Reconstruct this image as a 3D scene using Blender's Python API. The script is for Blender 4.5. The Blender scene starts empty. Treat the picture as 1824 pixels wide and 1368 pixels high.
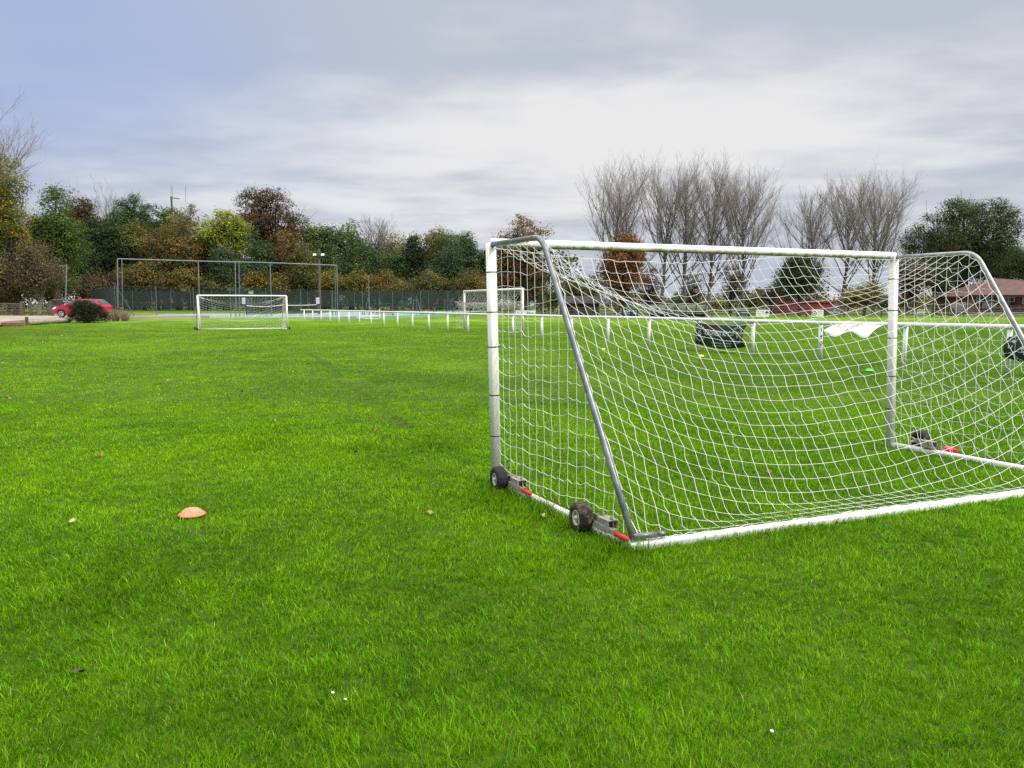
import bpy, math, random
import numpy as np
from mathutils import Vector, Matrix
R = math.radians
random.seed(7)
RNG = np.random.RandomState(11)
SC = bpy.context.scene
COL = SC.collection

# ------------------------------------------------------------------ camera
F = 1370.0                      # focal length in pixels of the 1824 px wide photograph
PITCH = math.atan(142 / F)
EYE = 1.57
cam_d = bpy.data.cameras.new('camera')
cam_d.sensor_fit = 'HORIZONTAL'; cam_d.sensor_width = 36.0; cam_d.lens = F / 1824 * 36.0
cam_d.clip_start = 0.05; cam_d.clip_end = 3000
cam = bpy.data.objects.new('camera', cam_d); COL.objects.link(cam)
cam.location = (0, 0, EYE); cam.rotation_euler = (math.pi / 2 - PITCH, 0, 0)
SC.camera = cam
SUN_EL, SUN_AZ = 42.0, 125.0    # azimuth clockwise from +Y (north)

# ------------------------------------------------------------------ world / sky
w = bpy.data.worlds.new('World'); SC.world = w; w.use_nodes = True
nt = w.node_tree; nt.nodes.clear()
def N(tree, typ, **kw):
    n = tree.nodes.new(typ)
    for k, v in kw.items():
        if k == 'inp':
            for kk, vv in v.items(): n.inputs[kk].default_value = vv
        else: setattr(n, k, v)
    return n
def math_n(tree, op, a, b=None, c=None, clamp=False):
    n = tree.nodes.new('ShaderNodeMath'); n.operation = op; n.use_clamp = clamp
    for i, x in enumerate((a, b, c)):
        if x is None: continue
        if isinstance(x, (int, float)): n.inputs[i].default_value = x
        else: tree.links.new(x, n.inputs[i])
    return n.outputs[0]
def maprange(tree, val, a, b, c=0.0, d=1.0, smooth=True):
    n = tree.nodes.new('ShaderNodeMapRange')
    n.interpolation_type = 'SMOOTHSTEP' if smooth else 'LINEAR'
    tree.links.new(val, n.inputs[0])
    for i, x in enumerate((a, b, c, d)): n.inputs[i + 1].default_value = x
    return n.outputs[0]
def mixc(tree, fac, a, b, blend='MIX'):
    n = tree.nodes.new('ShaderNodeMix'); n.data_type = 'RGBA'; n.blend_type = blend
    for sock, x in ((n.inputs[0], fac), (n.inputs[6], a), (n.inputs[7], b)):
        if isinstance(x, (int, float)): sock.default_value = x
        elif isinstance(x, tuple): sock.default_value = x if len(x) == 4 else (*x, 1)
        else: tree.links.new(x, sock)
    return n.outputs[2]
L = nt.links.new
tc = N(nt, 'ShaderNodeTexCoord')
sep = N(nt, 'ShaderNodeSeparateXYZ'); L(tc.outputs['Generated'], sep.inputs[0])
dx, dy, dz = sep.outputs
den = math_n(nt, 'ADD', math_n(nt, 'MAXIMUM', dz, 0.0), 0.10)
px_ = math_n(nt, 'DIVIDE', dx, den); py_ = math_n(nt, 'DIVIDE', dy, den)
cmb = N(nt, 'ShaderNodeCombineXYZ'); L(px_, cmb.inputs[0]); L(py_, cmb.inputs[1])
def sky_noise(scale, detail, dist, off, sx=1.0, sy=1.0):
    mp = N(nt, 'ShaderNodeMapping'); L(cmb.outputs[0], mp.inputs[0])
    mp.inputs['Location'].default_value = off; mp.inputs['Scale'].default_value = (sx, sy, 1)
    n = N(nt, 'ShaderNodeTexNoise'); n.inputs['Scale'].default_value = scale
    n.inputs['Detail'].default_value = detail; n.inputs['Roughness'].default_value = 0.52
    n.inputs['Distortion'].default_value = dist
    L(mp.outputs[0], n.inputs['Vector']); return n.outputs[0]
n1 = sky_noise(0.40, 5.0, 0.25, (2.3, 0.7, 0), 0.8, 1.0)
n2 = sky_noise(1.3, 4.0, 0.2, (5.1, 3.2, 0), 0.7, 1.1)
n3 = sky_noise(0.55, 3.0, 0.1, (9.4, 6.6, 0), 0.5, 1.2)
n4 = sky_noise(3.4, 6.0, 0.35, (1.7, 8.3, 0), 0.8, 1.0)
dens = math_n(nt, 'ADD', math_n(nt, 'ADD', math_n(nt, 'MULTIPLY', n1, 0.52), math_n(nt, 'MULTIPLY', n2, 0.32)), math_n(nt, 'MULTIPLY', n4, 0.16))
# a brighter, thinner part of the cloud sheet ahead and low, a thicker one to the left
az = math_n(nt, 'ARCTAN2', dx, dy)
ahead = math_n(nt, 'MULTIPLY', maprange(nt, math_n(nt, 'ABSOLUTE', math_n(nt, 'SUBTRACT', az, 0.10)), 0.75, 0.0),
               math_n(nt, 'MULTIPLY', maprange(nt, dz, 0.02, 0.13), maprange(nt, dz, 0.34, 0.20)))
dens1 = math_n(nt, 'ADD', dens, math_n(nt, 'MULTIPLY', maprange(nt, dz, 0.20, 0.32), 0.085))
dens2 = math_n(nt, 'SUBTRACT', dens1, math_n(nt, 'MULTIPLY', ahead, 0.075))
thick = maprange(nt, dens2, 0.36, 0.54)
thick_l = math_n(nt, 'MULTIPLY', maprange(nt, az, -0.05, -0.62), maprange(nt, dz, 0.03, 0.28))
white = (0.440, 0.440, 0.445); grey = (0.275, 0.297, 0.345); blue = (0.190, 0.250, 0.395)
c1 = mixc(nt, thick, white, grey)
c2 = mixc(nt, math_n(nt, 'MULTIPLY', thick_l, maprange(nt, n3, 0.30, 0.62, 0.45, 1.0)), c1, blue)
c2 = mixc(nt, maprange(nt, dz, 0.36, 0.5), c2, (0.325, 0.32, 0.315))
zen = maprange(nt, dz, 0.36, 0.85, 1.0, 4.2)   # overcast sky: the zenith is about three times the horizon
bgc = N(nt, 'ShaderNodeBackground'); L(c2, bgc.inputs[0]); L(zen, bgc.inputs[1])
sky = N(nt, 'ShaderNodeTexSky'); sky.sky_type = 'NISHITA'; sky.sun_disc = False
sky.sun_elevation = R(SUN_EL); sky.sun_rotation = R(SUN_AZ)
bgs = N(nt, 'ShaderNodeBackground'); L(sky.outputs[0], bgs.inputs[0]); bgs.inputs[1].default_value = 0.06
gap = math_n(nt, 'MULTIPLY', maprange(nt, n3, 0.46, 0.30), maprange(nt, dz, 0.14, 0.02))
cover = math_n(nt, 'SUBTRACT', 1.0, math_n(nt, 'MULTIPLY', gap, 0.7))
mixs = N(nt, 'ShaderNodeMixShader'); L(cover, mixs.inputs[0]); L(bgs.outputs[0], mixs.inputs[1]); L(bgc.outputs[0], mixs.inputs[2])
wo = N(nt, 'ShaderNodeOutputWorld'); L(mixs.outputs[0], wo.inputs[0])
w.cycles.sampling_method = 'MANUAL'; w.cycles.sample_map_resolution = 512

sun_d = bpy.data.lights.new('sun', 'SUN'); sun_d.energy = 1.5; sun_d.angle = R(14); sun_d.color = (1.0, 0.95, 0.88)
sun = bpy.data.objects.new('sun', sun_d); COL.objects.link(sun)
sdir = Vector((math.sin(R(SUN_AZ)) * math.cos(R(SUN_EL)), math.cos(R(SUN_AZ)) * math.cos(R(SUN_EL)), math.sin(R(SUN_EL))))
sun.rotation_euler = sdir.to_track_quat('Z', 'Y').to_euler(); sun.location = (20, -20, 40)

SC.view_settings.view_transform = 'Standard'; SC.view_settings.look = 'None'
SC.view_settings.exposure = 0.90; SC.view_settings.gamma = 1.0
SC.render.engine = 'CYCLES'
SC.cycles.max_bounces = 6; SC.cycles.transparent_max_bounces = 24
SC.cycles.diffuse_bounces = 3; SC.cycles.transmission_bounces = 3
SC.cycles.use_denoising = False
SC.cycles.caustics_reflective = False; SC.cycles.caustics_refractive = False
SC.cycles.sample_clamp_indirect = 4.0

# ------------------------------------------------------------------ measuring from the photograph
cp, sp = math.cos(PITCH), math.sin(PITCH)
def ray(u, v):
    a = (u - 912) / F; b = (684 - v) / F
    return Vector((a, cp + b * sp, -sp + b * cp))
def P(u, v, Y):
    d = ray(u, v); t = Y / d.y
    return Vector((d.x * t, Y, EYE + d.z * t))
def G(u, v, z=0.0):
    d = ray(u, v); t = (z - EYE) / d.z
    return Vector((d.x * t, d.y * t, z))
def sm(x, a, b):
    t = np.clip((x - a) / (b - a), 0, 1); return t * t * (3 - 2 * t)
def zt(x, y):                                   # the terrain: flat pitch, slightly higher towards car park and courts
    return 0.22 * sm(y, 28, 50) * sm(-x, 15, 29) + 0.42 * sm(y, 82, 106) * sm(-x, -12, 8)

# ------------------------------------------------------------------ mesh helpers
ORIGIN = {}
def set_props(o, label=None, cat=None, group=None, kind=None):
    if label: o['label'] = label
    if cat: o['category'] = cat
    if group: o['group'] = group
    if kind: o['kind'] = kind
    return o
def thing(name, label, cat, loc, group=None):
    o = bpy.data.objects.new(name, None); COL.objects.link(o)
    o.location = loc; o.empty_display_size = 0.2
    ORIGIN[o.name] = Vector(loc)
    return set_props(o, label, cat, group)
def org(parent):
    return ORIGIN.get(parent.name, Vector((0, 0, 0))) if parent else Vector((0, 0, 0))
def link_mesh(name, me, mats, parent, origin):
    for m in (mats if isinstance(mats, (list, tuple)) else [mats]): me.materials.append(m)
    o = bpy.data.objects.new(name, me); COL.objects.link(o)
    if parent: o.parent = parent
    else: o.location = origin
    ORIGIN[o.name] = Vector(origin)
    return o
class MB:
    def __init__(s): s.v = []; s.f = []; s.m = []
    def add(s, vs, fs, mi=0):
        b = len(s.v); s.v += [tuple(x) for x in vs]
        s.f += [tuple(i + b for i in f) for f in fs]; s.m += [mi] * len(fs); return s
    def box(s, c, d, rz=0.0, mi=0, rot=None, taper=1.0):
        m = rot if rot is not None else Matrix.Rotation(rz, 3, 'Z'); c = Vector(c)
        vs = []
        for sz in (-1, 1):
            k = taper if sz > 0 else 1.0
            for sx, sy in ((-1, -1), (1, -1), (1, 1), (-1, 1)):
                vs.append(c + m @ Vector((sx * d[0] / 2 * k, sy * d[1] / 2 * k, sz * d[2] / 2)))
        return s.add(vs, [(3, 2, 1, 0), (4, 5, 6, 7), (0, 1, 5, 4), (1, 2, 6, 5), (2, 3, 7, 6), (3, 0, 4, 7)], mi)
    def tube(s, pts, r, n=8, mi=0, cap=True, sq=0.0, ref=None):
        pts = [Vector(p) for p in pts]; k = len(pts)
        rs = r if isinstance(r, (list, tuple)) else [r] * k
        vs = []; up = None
        for i, p in enumerate(pts):
            t = (pts[min(i + 1, k - 1)] - pts[max(i - 1, 0)]).normalized()
            if up is None:
                up = Vector(ref) if ref is not None else (Vector((0, 0, 1)) if abs(t.z) < 0.9 else Vector((0, 1, 0)))
            a = t.cross(up)
            if a.length < 1e-5: a = t.cross(Vector((1, 0.3, 0.1)))
            a.normalize(); up = a.cross(t).normalized()
            for j in range(n):
                th = 2 * math.pi * (j + 0.5) / n; ca, sa = math.cos(th), math.sin(th)
                q = 1.0
                if sq: q = 1.0 / (abs(ca) ** sq + abs(sa) ** sq) ** (1.0 / sq)
                vs.append(p + (a * ca + up * sa) * rs[i] * q)
        fs = []
        for i in range(k - 1):
            for j in range(n):
                fs.append((i * n + j, i * n + (j + 1) % n, (i + 1) * n + (j + 1) % n, (i + 1) * n + j))
        if cap: fs += [tuple(range(n - 1, -1, -1)), tuple(range((k - 1) * n, k * n))]
        return s.add(vs, fs, mi)
    def lathe(s, prof, c, axis, n=24, mi=0, rf=None):
        c = Vector(c); ax = Vector(axis).normalized()
        a = ax.cross(Vector((0, 0, 1)));
        if a.length < 1e-4: a = Vector((1, 0, 0))
        a.normalize(); b = ax.cross(a)
        vs = []; k = len(prof)
        for j in range(n):
            th = 2 * math.pi * j / n
            for i, (r, h) in enumerate(prof):
                rr = r if rf is None else rf(i, j, r)
                vs.append(c + ax * h + (a * math.cos(th) + b * math.sin(th)) * rr)
        fs = []
        for j in range(n):
            for i in range(k - 1):
                fs.append((j * k + i, ((j + 1) % n) * k + i, ((j + 1) % n) * k + i + 1, j * k + i + 1))
        return s.add(vs, fs, mi)
    def grid(s, fn, nu, nv, mi=0, thick=0.0):
        ps = [[Vector(fn(i / nu, j / nv)) for j in range(nv + 1)] for i in range(nu + 1)]
        vs = [p for row in ps for p in row]; st = nv + 1
        fs = [(i * st + j, (i + 1) * st + j, (i + 1) * st + j + 1, i * st + j + 1) for i in range(nu) for j in range(nv)]
        if not thick: return s.add(vs, fs, mi)
        nrm = (ps[nu][0] - ps[0][0]).cross(ps[0][nv] - ps[0][0]).normalized() * thick
        k = len(vs); vs2 = vs + [p - nrm for p in vs]
        fs2 = fs + [tuple(q + k for q in reversed(f)) for f in fs]
        rim = [i * st for i in range(nu + 1)] + [nu * st + j for j in range(1, nv + 1)] + \
              [i * st + nv for i in range(nu - 1, -1, -1)] + [j for j in range(nv - 1, 0, -1)]
        for q in range(len(rim)):
            a, b = rim[q], rim[(q + 1) % len(rim)]
            fs2.append((b, a, a + k, b + k))
        return s.add(vs2, fs2, mi)
    def prism(s, poly, off, mi=0):
        poly = [Vector(p) for p in poly]; off = Vector(off); n = len(poly)
        vs = poly + [p + off for p in poly]
        fs = [tuple(range(n - 1, -1, -1)), tuple(range(n, 2 * n))]
        fs += [(i, (i + 1) % n, n + (i + 1) % n, n + i) for i in range(n)]
        return s.add(vs, fs, mi)
    def build(s, name, mats, parent=None, smooth=False, origin=None):
        og = org(parent) if parent else (Vector(origin) if origin is not None else Vector((0, 0, 0)))
        me = bpy.data.meshes.new(name)
        me.from_pydata([(x[0] - og.x, x[1] - og.y, x[2] - og.z) for x in s.v], [], s.f)
        if any(s.m): me.polygons.foreach_set('material_index', s.m)
        if smooth: me.polygons.foreach_set('use_smooth', [True] * len(s.f))
        me.update()
        return link_mesh(name, me, mats, parent, og)
def np_mesh(name, V, faces, mats, parent=None, origin=None, col=None, smooth=False):
    """faces: list of int arrays (M,k) of one size each."""
    og = org(parent) if parent else (Vector(origin) if origin is not None else Vector((0, 0, 0)))
    V = np.asarray(V, dtype=np.float32) - np.array(og, dtype=np.float32)
    me = bpy.data.meshes.new(name)
    me.vertices.add(len(V)); me.vertices.foreach_set('co', V.ravel())
    li = np.concatenate([f.ravel() for f in faces]).astype(np.int32)
    tot = np.concatenate([np.full(len(f), f.shape[1], np.int32) for f in faces])
    start = np.concatenate([[0], np.cumsum(tot)[:-1]]).astype(np.int32)
    me.loops.add(len(li)); me.loops.foreach_set('vertex_index', li)
    me.polygons.add(len(tot)); me.polygons.foreach_set('loop_start', start)
    if smooth: me.polygons.foreach_set('use_smooth', np.ones(len(tot), bool))
    me.update(calc_edges=True); 
    if col is not None:
        at = me.attributes.new('Col', 'FLOAT_COLOR', 'POINT')
        c4 = np.ones((len(V), 4), np.float32); c4[:, :3] = col; at.data.foreach_set('color', c4.ravel())
    return link_mesh(name, me, mats, parent, og)
def tubes_np(Pn, Rn, n=4):
    """batch of polylines (K,S,3) with radii (K,S) -> verts, quads"""
    Pn = np.asarray(Pn, float); Rn = np.asarray(Rn, float); K, S, _ = Pn.shape
    T = np.empty_like(Pn); T[:, 1:-1] = Pn[:, 2:] - Pn[:, :-2]; T[:, 0] = Pn[:, 1] - Pn[:, 0]; T[:, -1] = Pn[:, -1] - Pn[:, -2]
    T /= np.linalg.norm(T, axis=2, keepdims=True) + 1e-9
    d0 = Pn[:, -1] - Pn[:, 0]
    ref = np.where((np.abs(d0[:, 2:3]) > 0.8 * np.linalg.norm(d0, axis=1, keepdims=True)), np.array([[1.0, 0.2, 0]]), np.array([[0, 0, 1.0]]))
    A = np.cross(T, ref[:, None, :]); A /= np.linalg.norm(A, axis=2, keepdims=True) + 1e-9
    B = np.cross(A, T)
    th = 2 * np.pi * (np.arange(n) + 0.5) / n
    V = Pn[:, :, None, :] + Rn[:, :, None, None] * (A[:, :, None, :] * np.cos(th)[None, None, :, None] + B[:, :, None, :] * np.sin(th)[None, None, :, None])
    idx = np.arange(K * S * n).reshape(K, S, n)
    a = idx[:, :-1, :]; b = np.roll(a, -1, axis=2); d = idx[:, 1:, :]; c = np.roll(d, -1, axis=2)
    Q = np.stack([a, b, c, d], axis=-1).reshape(-1, 4)
    return V.reshape(-1, 3), Q
class NB:                                        # collects numpy tubes
    def __init__(s): s.V = []; s.Q = []; s.n = 0
    def add(s, V, Q): s.V.append(V); s.Q.append(Q + s.n); s.n += len(V)
    def build(s, name, mat, parent=None, smooth=True, origin=None):
        return np_mesh(name, np.concatenate(s.V), [np.concatenate(s.Q)], mat, parent, origin, None, smooth)
_lat = np.random.RandomState(5).rand(8, 256, 256)
def vnoise(x, y, scale, k=0):
    x = np.asarray(x) * scale + 37.3 * k + 500; y = np.asarray(y) * scale + 11.7 * k + 500
    xi = np.floor(x).astype(int); yi = np.floor(y).astype(int); fx = x - xi; fy = y - yi
    fx = fx * fx * (3 - 2 * fx); fy = fy * fy * (3 - 2 * fy); g = _lat[k % 8]
    a = g[xi % 256, yi % 256]; b = g[(xi + 1) % 256, yi % 256]; c = g[xi % 256, (yi + 1) % 256]; d = g[(xi + 1) % 256, (yi + 1) % 256]
    return (a * (1 - fx) + b * fx) * (1 - fy) + (c * (1 - fx) + d * fx) * fy
def copy_tree(o, loc, rz=0.0, label=None):
    c = o.copy(); COL.objects.link(c); c.location = loc; c.rotation_euler = (0, 0, rz)
    if label: c['label'] = label
    for ch in o.children:
        k = ch.copy(); COL.objects.link(k); k.parent = c
        for g in ch.children:
            q = g.copy(); COL.objects.link(q); q.parent = k
    return c

# ------------------------------------------------------------------ materials
def mat(name, color, rough=0.6, metal=0.0, spec=0.4, var=None, vscale=6.0, vlo=0.4, vhi=0.65, bump=0.0, bscale=40.0, detail=4.0, stretch=(1, 1, 1), coat=0.0):
    m = bpy.data.materials.new(name); m.use_nodes = True; t = m.node_tree
    b = t.nodes['Principled BSDF']
    b.inputs['Base Color'].default_value = (*color, 1); b.inputs['Roughness'].default_value = rough
    b.inputs['Metallic'].default_value = metal; b.inputs['Specular IOR Level'].default_value = spec
    b.inputs['Coat Weight'].default_value = coat
    if var or bump:
        co = N(t, 'ShaderNodeTexCoord'); mp = N(t, 'ShaderNodeMapping'); t.links.new(co.outputs['Object'], mp.inputs[0])
        mp.inputs['Scale'].default_value = stretch
    if var:
        n = N(t, 'ShaderNodeTexNoise'); n.inputs['Scale'].default_value = vscale; n.inputs['Detail'].default_value = detail
        t.links.new(mp.outputs[0], n.inputs['Vector'])
        t.links.new(mixc(t, maprange(t, n.outputs[0], vlo, vhi), color, var), b.inputs['Base Color'])
    if bump:
        n = N(t, 'ShaderNodeTexNoise'); n.inputs['Scale'].default_value = bscale; n.inputs['Detail'].default_value = 5
        t.links.new(mp.outputs[0], n.inputs['Vector'])
        bp = N(t, 'ShaderNodeBump'); bp.inputs['Strength'].default_value = bump; bp.inputs['Distance'].default_value = 0.02
        t.links.new(n.outputs[0], bp.inputs['Height']); t.links.new(bp.outputs[0], b.inputs['Normal'])
    return m
def leafy(name, trans=0.35, rough=0.55, spec=0.25, tint=(1.25, 1.25, 0.7)):
    m = bpy.data.materials.new(name); m.use_nodes = True; t = m.node_tree
    b = t.nodes['Principled BSDF']; out = t.nodes['Material Output']
    a = N(t, 'ShaderNodeAttribute', attribute_name='Col')
    t.links.new(a.outputs['Color'], b.inputs['Base Color'])
    b.inputs['Roughness'].default_value = rough; b.inputs['Specular IOR Level'].default_value = spec
    tr = N(t, 'ShaderNodeBsdfTranslucent'); 
    t.links.new(mixc(t, 1.0, a.outputs['Color'], tint, 'MULTIPLY'), tr.inputs[0])
    mx = N(t, 'ShaderNodeMixShader'); mx.inputs[0].default_value = trans
    t.links.new(b.outputs[0], mx.inputs[1]); t.links.new(tr.outputs[0], mx.inputs[2]); t.links.new(mx.outputs[0], out.inputs[0])
    return m
M = {}
M['white'] = mat('white_paint', (0.80, 0.79, 0.745), 0.45, var=(0.56, 0.55, 0.47), vscale=11, vlo=0.52, vhi=0.80, stretch=(1, 1, 0.35))
M['rail'] = mat('white_rail_plastic', (0.82, 0.83, 0.83), 0.4, var=(0.70, 0.72, 0.70), vscale=3, vlo=0.5, vhi=0.8)
M['steel'] = mat('galvanised_steel', (0.30, 0.32, 0.34), 0.42, 0.6, var=(0.20, 0.21, 0.23), vscale=14)
M['brace'] = mat('grey_brace', (0.15, 0.165, 0.18), 0.40, 0.45, var=(0.25, 0.26, 0.27), vscale=18, stretch=(1, 1, 0.4))
M['palestay'] = mat('bright_galvanised_stay', (0.36, 0.37, 0.37), 0.38, 0.6, var=(0.26, 0.27, 0.27), vscale=14)
M['bracket'] = mat('weathered_alloy', (0.34, 0.33, 0.27), 0.6, 0.2, var=(0.22, 0.21, 0.15), vscale=30)
M['rubber'] = mat('tyre_rubber', (0.018, 0.018, 0.019), 0.75, var=(0.085, 0.075, 0.05), vscale=30, vlo=0.55, vhi=0.75, bump=0.6, bscale=80)
M['muddy'] = mat('muddy_rubber', (0.022, 0.020, 0.018), 0.8, var=(0.12, 0.10, 0.055), vscale=22, vlo=0.45, vhi=0.62, bump=0.9, bscale=60)
M['rim'] = mat('pale_rim', (0.52, 0.50, 0.44), 0.5, 0.1, var=(0.25, 0.22, 0.16), vscale=35, vlo=0.55, vhi=0.75)
M['net'] = mat('net_cord', (0.80, 0.81, 0.80), 0.7)
M['oldnet'] = mat('old_net_cord', (0.60, 0.60, 0.55), 0.8)
M['red'] = mat('red_grip', (0.62, 0.012, 0.025), 0.35)
M['black'] = mat('black_plastic', (0.012, 0.012, 0.013), 0.5)
M['orange'] = mat('orange_plastic', (0.78, 0.27, 0.15), 0.6, var=(0.66, 0.20, 0.10), vscale=25)
M['greenplastic'] = mat('green_plastic', (0.05, 0.62, 0.16), 0.5)
M['stemgreen'] = mat('stem_green', (0.06, 0.16, 0.02), 0.6)
M['redplastic'] = mat('red_plastic', (0.72, 0.02, 0.04), 0.5)
M['yellowplastic'] = mat('yellow_plastic', (0.75, 0.68, 0.14), 0.5)
M['wood'] = mat('weathered_timber', (0.125, 0.105, 0.078), 0.85, var=(0.07, 0.058, 0.042), vscale=8, stretch=(1, 1, 0.2), bump=0.4)
M['darkwood'] = mat('dark_fence_timber', (0.055, 0.048, 0.036), 0.85, var=(0.09, 0.075, 0.055), vscale=6)
M['palewood'] = mat('pale_log', (0.36, 0.31, 0.24), 0.85, var=(0.20, 0.17, 0.12), vscale=7, bump=0.5)
M['brick'] = mat('old_brick', (0.30, 0.11, 0.07), 0.85, var=(0.20, 0.08, 0.05), vscale=12)
M['bark'] = mat('tree_bark', (0.070, 0.058, 0.045), 0.9, var=(0.035, 0.032, 0.026), vscale=5, bump=0.5, bscale=12)
M['greybark'] = mat('grey_bark', (0.165, 0.146, 0.128), 0.9, var=(0.070, 0.060, 0.050), vscale=3)
M['twig'] = mat('bare_twigs', (0.28, 0.25, 0.23), 0.9)
M['palebark'] = mat('pale_birch_bark', (0.26, 0.24, 0.21), 0.9, var=(0.12, 0.11, 0.09), vscale=4)
M['leaf'] = leafy('leaves', 0.30, 0.7, 0.08)
M['grass'] = leafy('grass_blades', 0.26, 0.55, 0.10)
M['carred'] = mat('red_car_paint', (0.40, 0.006, 0.034), 0.25, coat=0.8)
M['glass'] = mat('dark_glass', (0.03, 0.04, 0.045), 0.08, spec=0.7)
M['lamp'] = mat('clear_lamp_cover', (0.75, 0.75, 0.74), 0.15)
M['alloy'] = mat('silver_wheel', (0.55, 0.55, 0.56), 0.35, 0.6)
M['screen'] = mat('windbreak_screen', (0.016, 0.032, 0.032), 0.8, var=(0.026, 0.046, 0.045), vscale=1.2)
M['fencepost'] = mat('green_grey_post', (0.115, 0.145, 0.14), 0.55, 0.2)
M['wire'] = mat('green_wire', (0.035, 0.065, 0.055), 0.6)
M['navy'] = mat('navy_board', (0.012, 0.028, 0.060), 0.5)
M['slate'] = mat('slate_board', (0.10, 0.11, 0.125), 0.5)
M['board'] = mat('white_board', (0.76, 0.77, 0.77), 0.5, var=(0.66, 0.67, 0.67), vscale=1.5)
M['ink'] = mat('navy_ink', (0.015, 0.025, 0.09), 0.5)
M['teal'] = mat('teal_ink', (0.02, 0.22, 0.20), 0.5)
M['greyink'] = mat('grey_ink', (0.22, 0.24, 0.26), 0.5)
M['blueink'] = mat('pale_blue_ink', (0.22, 0.34, 0.52), 0.5)
M['gold'] = mat('gold_ink', (0.40, 0.30, 0.10), 0.45)
M['lime'] = mat('lime_stripe', (0.35, 0.55, 0.12), 0.5)
M['banner'] = mat('dark_green_vinyl', (0.016, 0.030, 0.018), 0.42, var=(0.024, 0.038, 0.026), vscale=1.6)
M['bannerwhite'] = mat('white_vinyl', (0.80, 0.81, 0.84), 0.45)
M['printwhite'] = mat('white_print', (0.74, 0.76, 0.74), 0.5)
M['shed'] = mat('black_stained_boards', (0.020, 0.019, 0.018), 0.8, var=(0.04, 0.037, 0.033), vscale=3)
M['maroon'] = mat('maroon_sheet_metal', (0.23, 0.026, 0.040), 0.55, var=(0.17, 0.022, 0.034), vscale=0.8)
M['tile'] = mat('clay_roof_tiles', (0.128, 0.066, 0.056), 0.8, var=(0.092, 0.052, 0.050), vscale=1.3, vlo=0.35, vhi=0.7)
M['ridge'] = mat('ridge_tiles', (0.24, 0.12, 0.07), 0.8)
M['brickwall'] = mat('red_brick_wall', (0.20, 0.062, 0.045), 0.85, var=(0.145, 0.05, 0.04), vscale=9)
M['poly'] = leafy('cloudy_polycarbonate', 0.45, 0.35, 0.5, (1.2, 1.2, 1.2))
M['concrete'] = mat('grey_concrete', (0.27, 0.26, 0.24), 0.9, var=(0.19, 0.18, 0.17), vscale=2)
M['skip'] = mat('grey_painted_steel', (0.16, 0.165, 0.17), 0.6)
M['browntable'] = mat('picnic_timber', (0.15, 0.085, 0.055), 0.8, var=(0.10, 0.06, 0.04), vscale=4)
M['tantable'] = mat('sun_bleached_timber', (0.36, 0.22, 0.15), 0.8)

def ground_mat():
    m = bpy.data.materials.new('turf_ground'); m.use_nodes = True; t = m.node_tree; b = t.nodes['Principled BSDF']
    co = N(t, 'ShaderNodeTexCoord')
    def nz(s, d=5.0, st=(1, 1, 1)):
        mp = N(t, 'ShaderNodeMapping'); t.links.new(co.outputs['Object'], mp.inputs[0]); mp.inputs['Scale'].default_value = st
        n = N(t, 'ShaderNodeTexNoise'); n.inputs['Scale'].default_value = s; n.inputs['Detail'].default_value = d
        n.inputs['Roughness'].default_value = 0.65; t.links.new(mp.outputs[0], n.inputs['Vector']); return n.outputs[0]
    a = nz(9.0, 8.0); c = nz(0.35); e = nz(0.09, 3.0); f_ = nz(1.6, 6.0)
    k = mixc(t, maprange(t, a, 0.32, 0.68), GROUND_LO, GROUND_HI)
    k = mixc(t, math_n(t, 'MULTIPLY', maprange(t, c, 0.45, 0.70), 0.55), k, (0.120, 0.210, 0.010))
    k = mixc(t, math_n(t, 'MULTIPLY', maprange(t, f_, 0.50, 0.72), 0.35), k, (0.045, 0.130, 0.004))
    k = mixc(t, math_n(t, 'MULTIPLY', maprange(t, e, 0.48, 0.62), 0.35), k, (0.15, 0.23, 0.015))
    sx = N(t, 'ShaderNodeSeparateXYZ'); t.links.new(co.outputs['Object'], sx.inputs[0])
    k = mixc(t, maprange(t, sx.outputs[1], 40, 66), k, mixc(t, 1.0, k, (1.9, 1.85, 1.9), 'MULTIPLY'))
    far = maprange(t, sx.outputs[1], 88, 108)
    k = mixc(t, math_n(t, 'MULTIPLY', far, 0.8), k, (0.085, 0.105, 0.030))
    t.links.new(k, b.inputs['Base Color']); b.inputs['Roughness'].default_value = 0.85; b.inputs['Specular IOR Level'].default_value = 0.15
    bp = N(t, 'ShaderNodeBump'); bp.inputs['Strength'].default_value = 0.6; bp.inputs['Distance'].default_value = 0.05
    t.links.new(nz(22.0, 6.0), bp.inputs['Height']); t.links.new(bp.outputs[0], b.inputs['Normal'])
    return m
GROUND_LO = (0.018, 0.042, 0.001); GROUND_HI = (0.070, 0.135, 0.002)
M['ground'] = ground_mat()

# ------------------------------------------------------------------ setting: ground, car park, courts
def axis_pts(segs):
    out = []
    for a, b, n in segs: out += list(np.linspace(a, b, n, endpoint=False))
    return np.array(out + [segs[-1][1]])
gx = axis_pts([(-700, -80, 20), (-80, 80, 120), (80, 700, 20)]); gy = axis_pts([(-60, 0, 10), (0, 130, 110), (130, 1500, 24)])
XX, YY = np.meshgrid(gx, gy, indexing='ij'); ZZ = zt(XX, YY)
idx = np.arange(XX.size).reshape(XX.shape)
Q = np.stack([idx[:-1, :-1], idx[1:, :-1], idx[1:, 1:], idx[:-1, 1:]], -1).reshape(-1, 4)
o = np_mesh('ground', np.stack([XX, YY, ZZ], -1).reshape(-1, 3), [Q], M['ground'], smooth=True); set_props(o, kind='structure')

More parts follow.
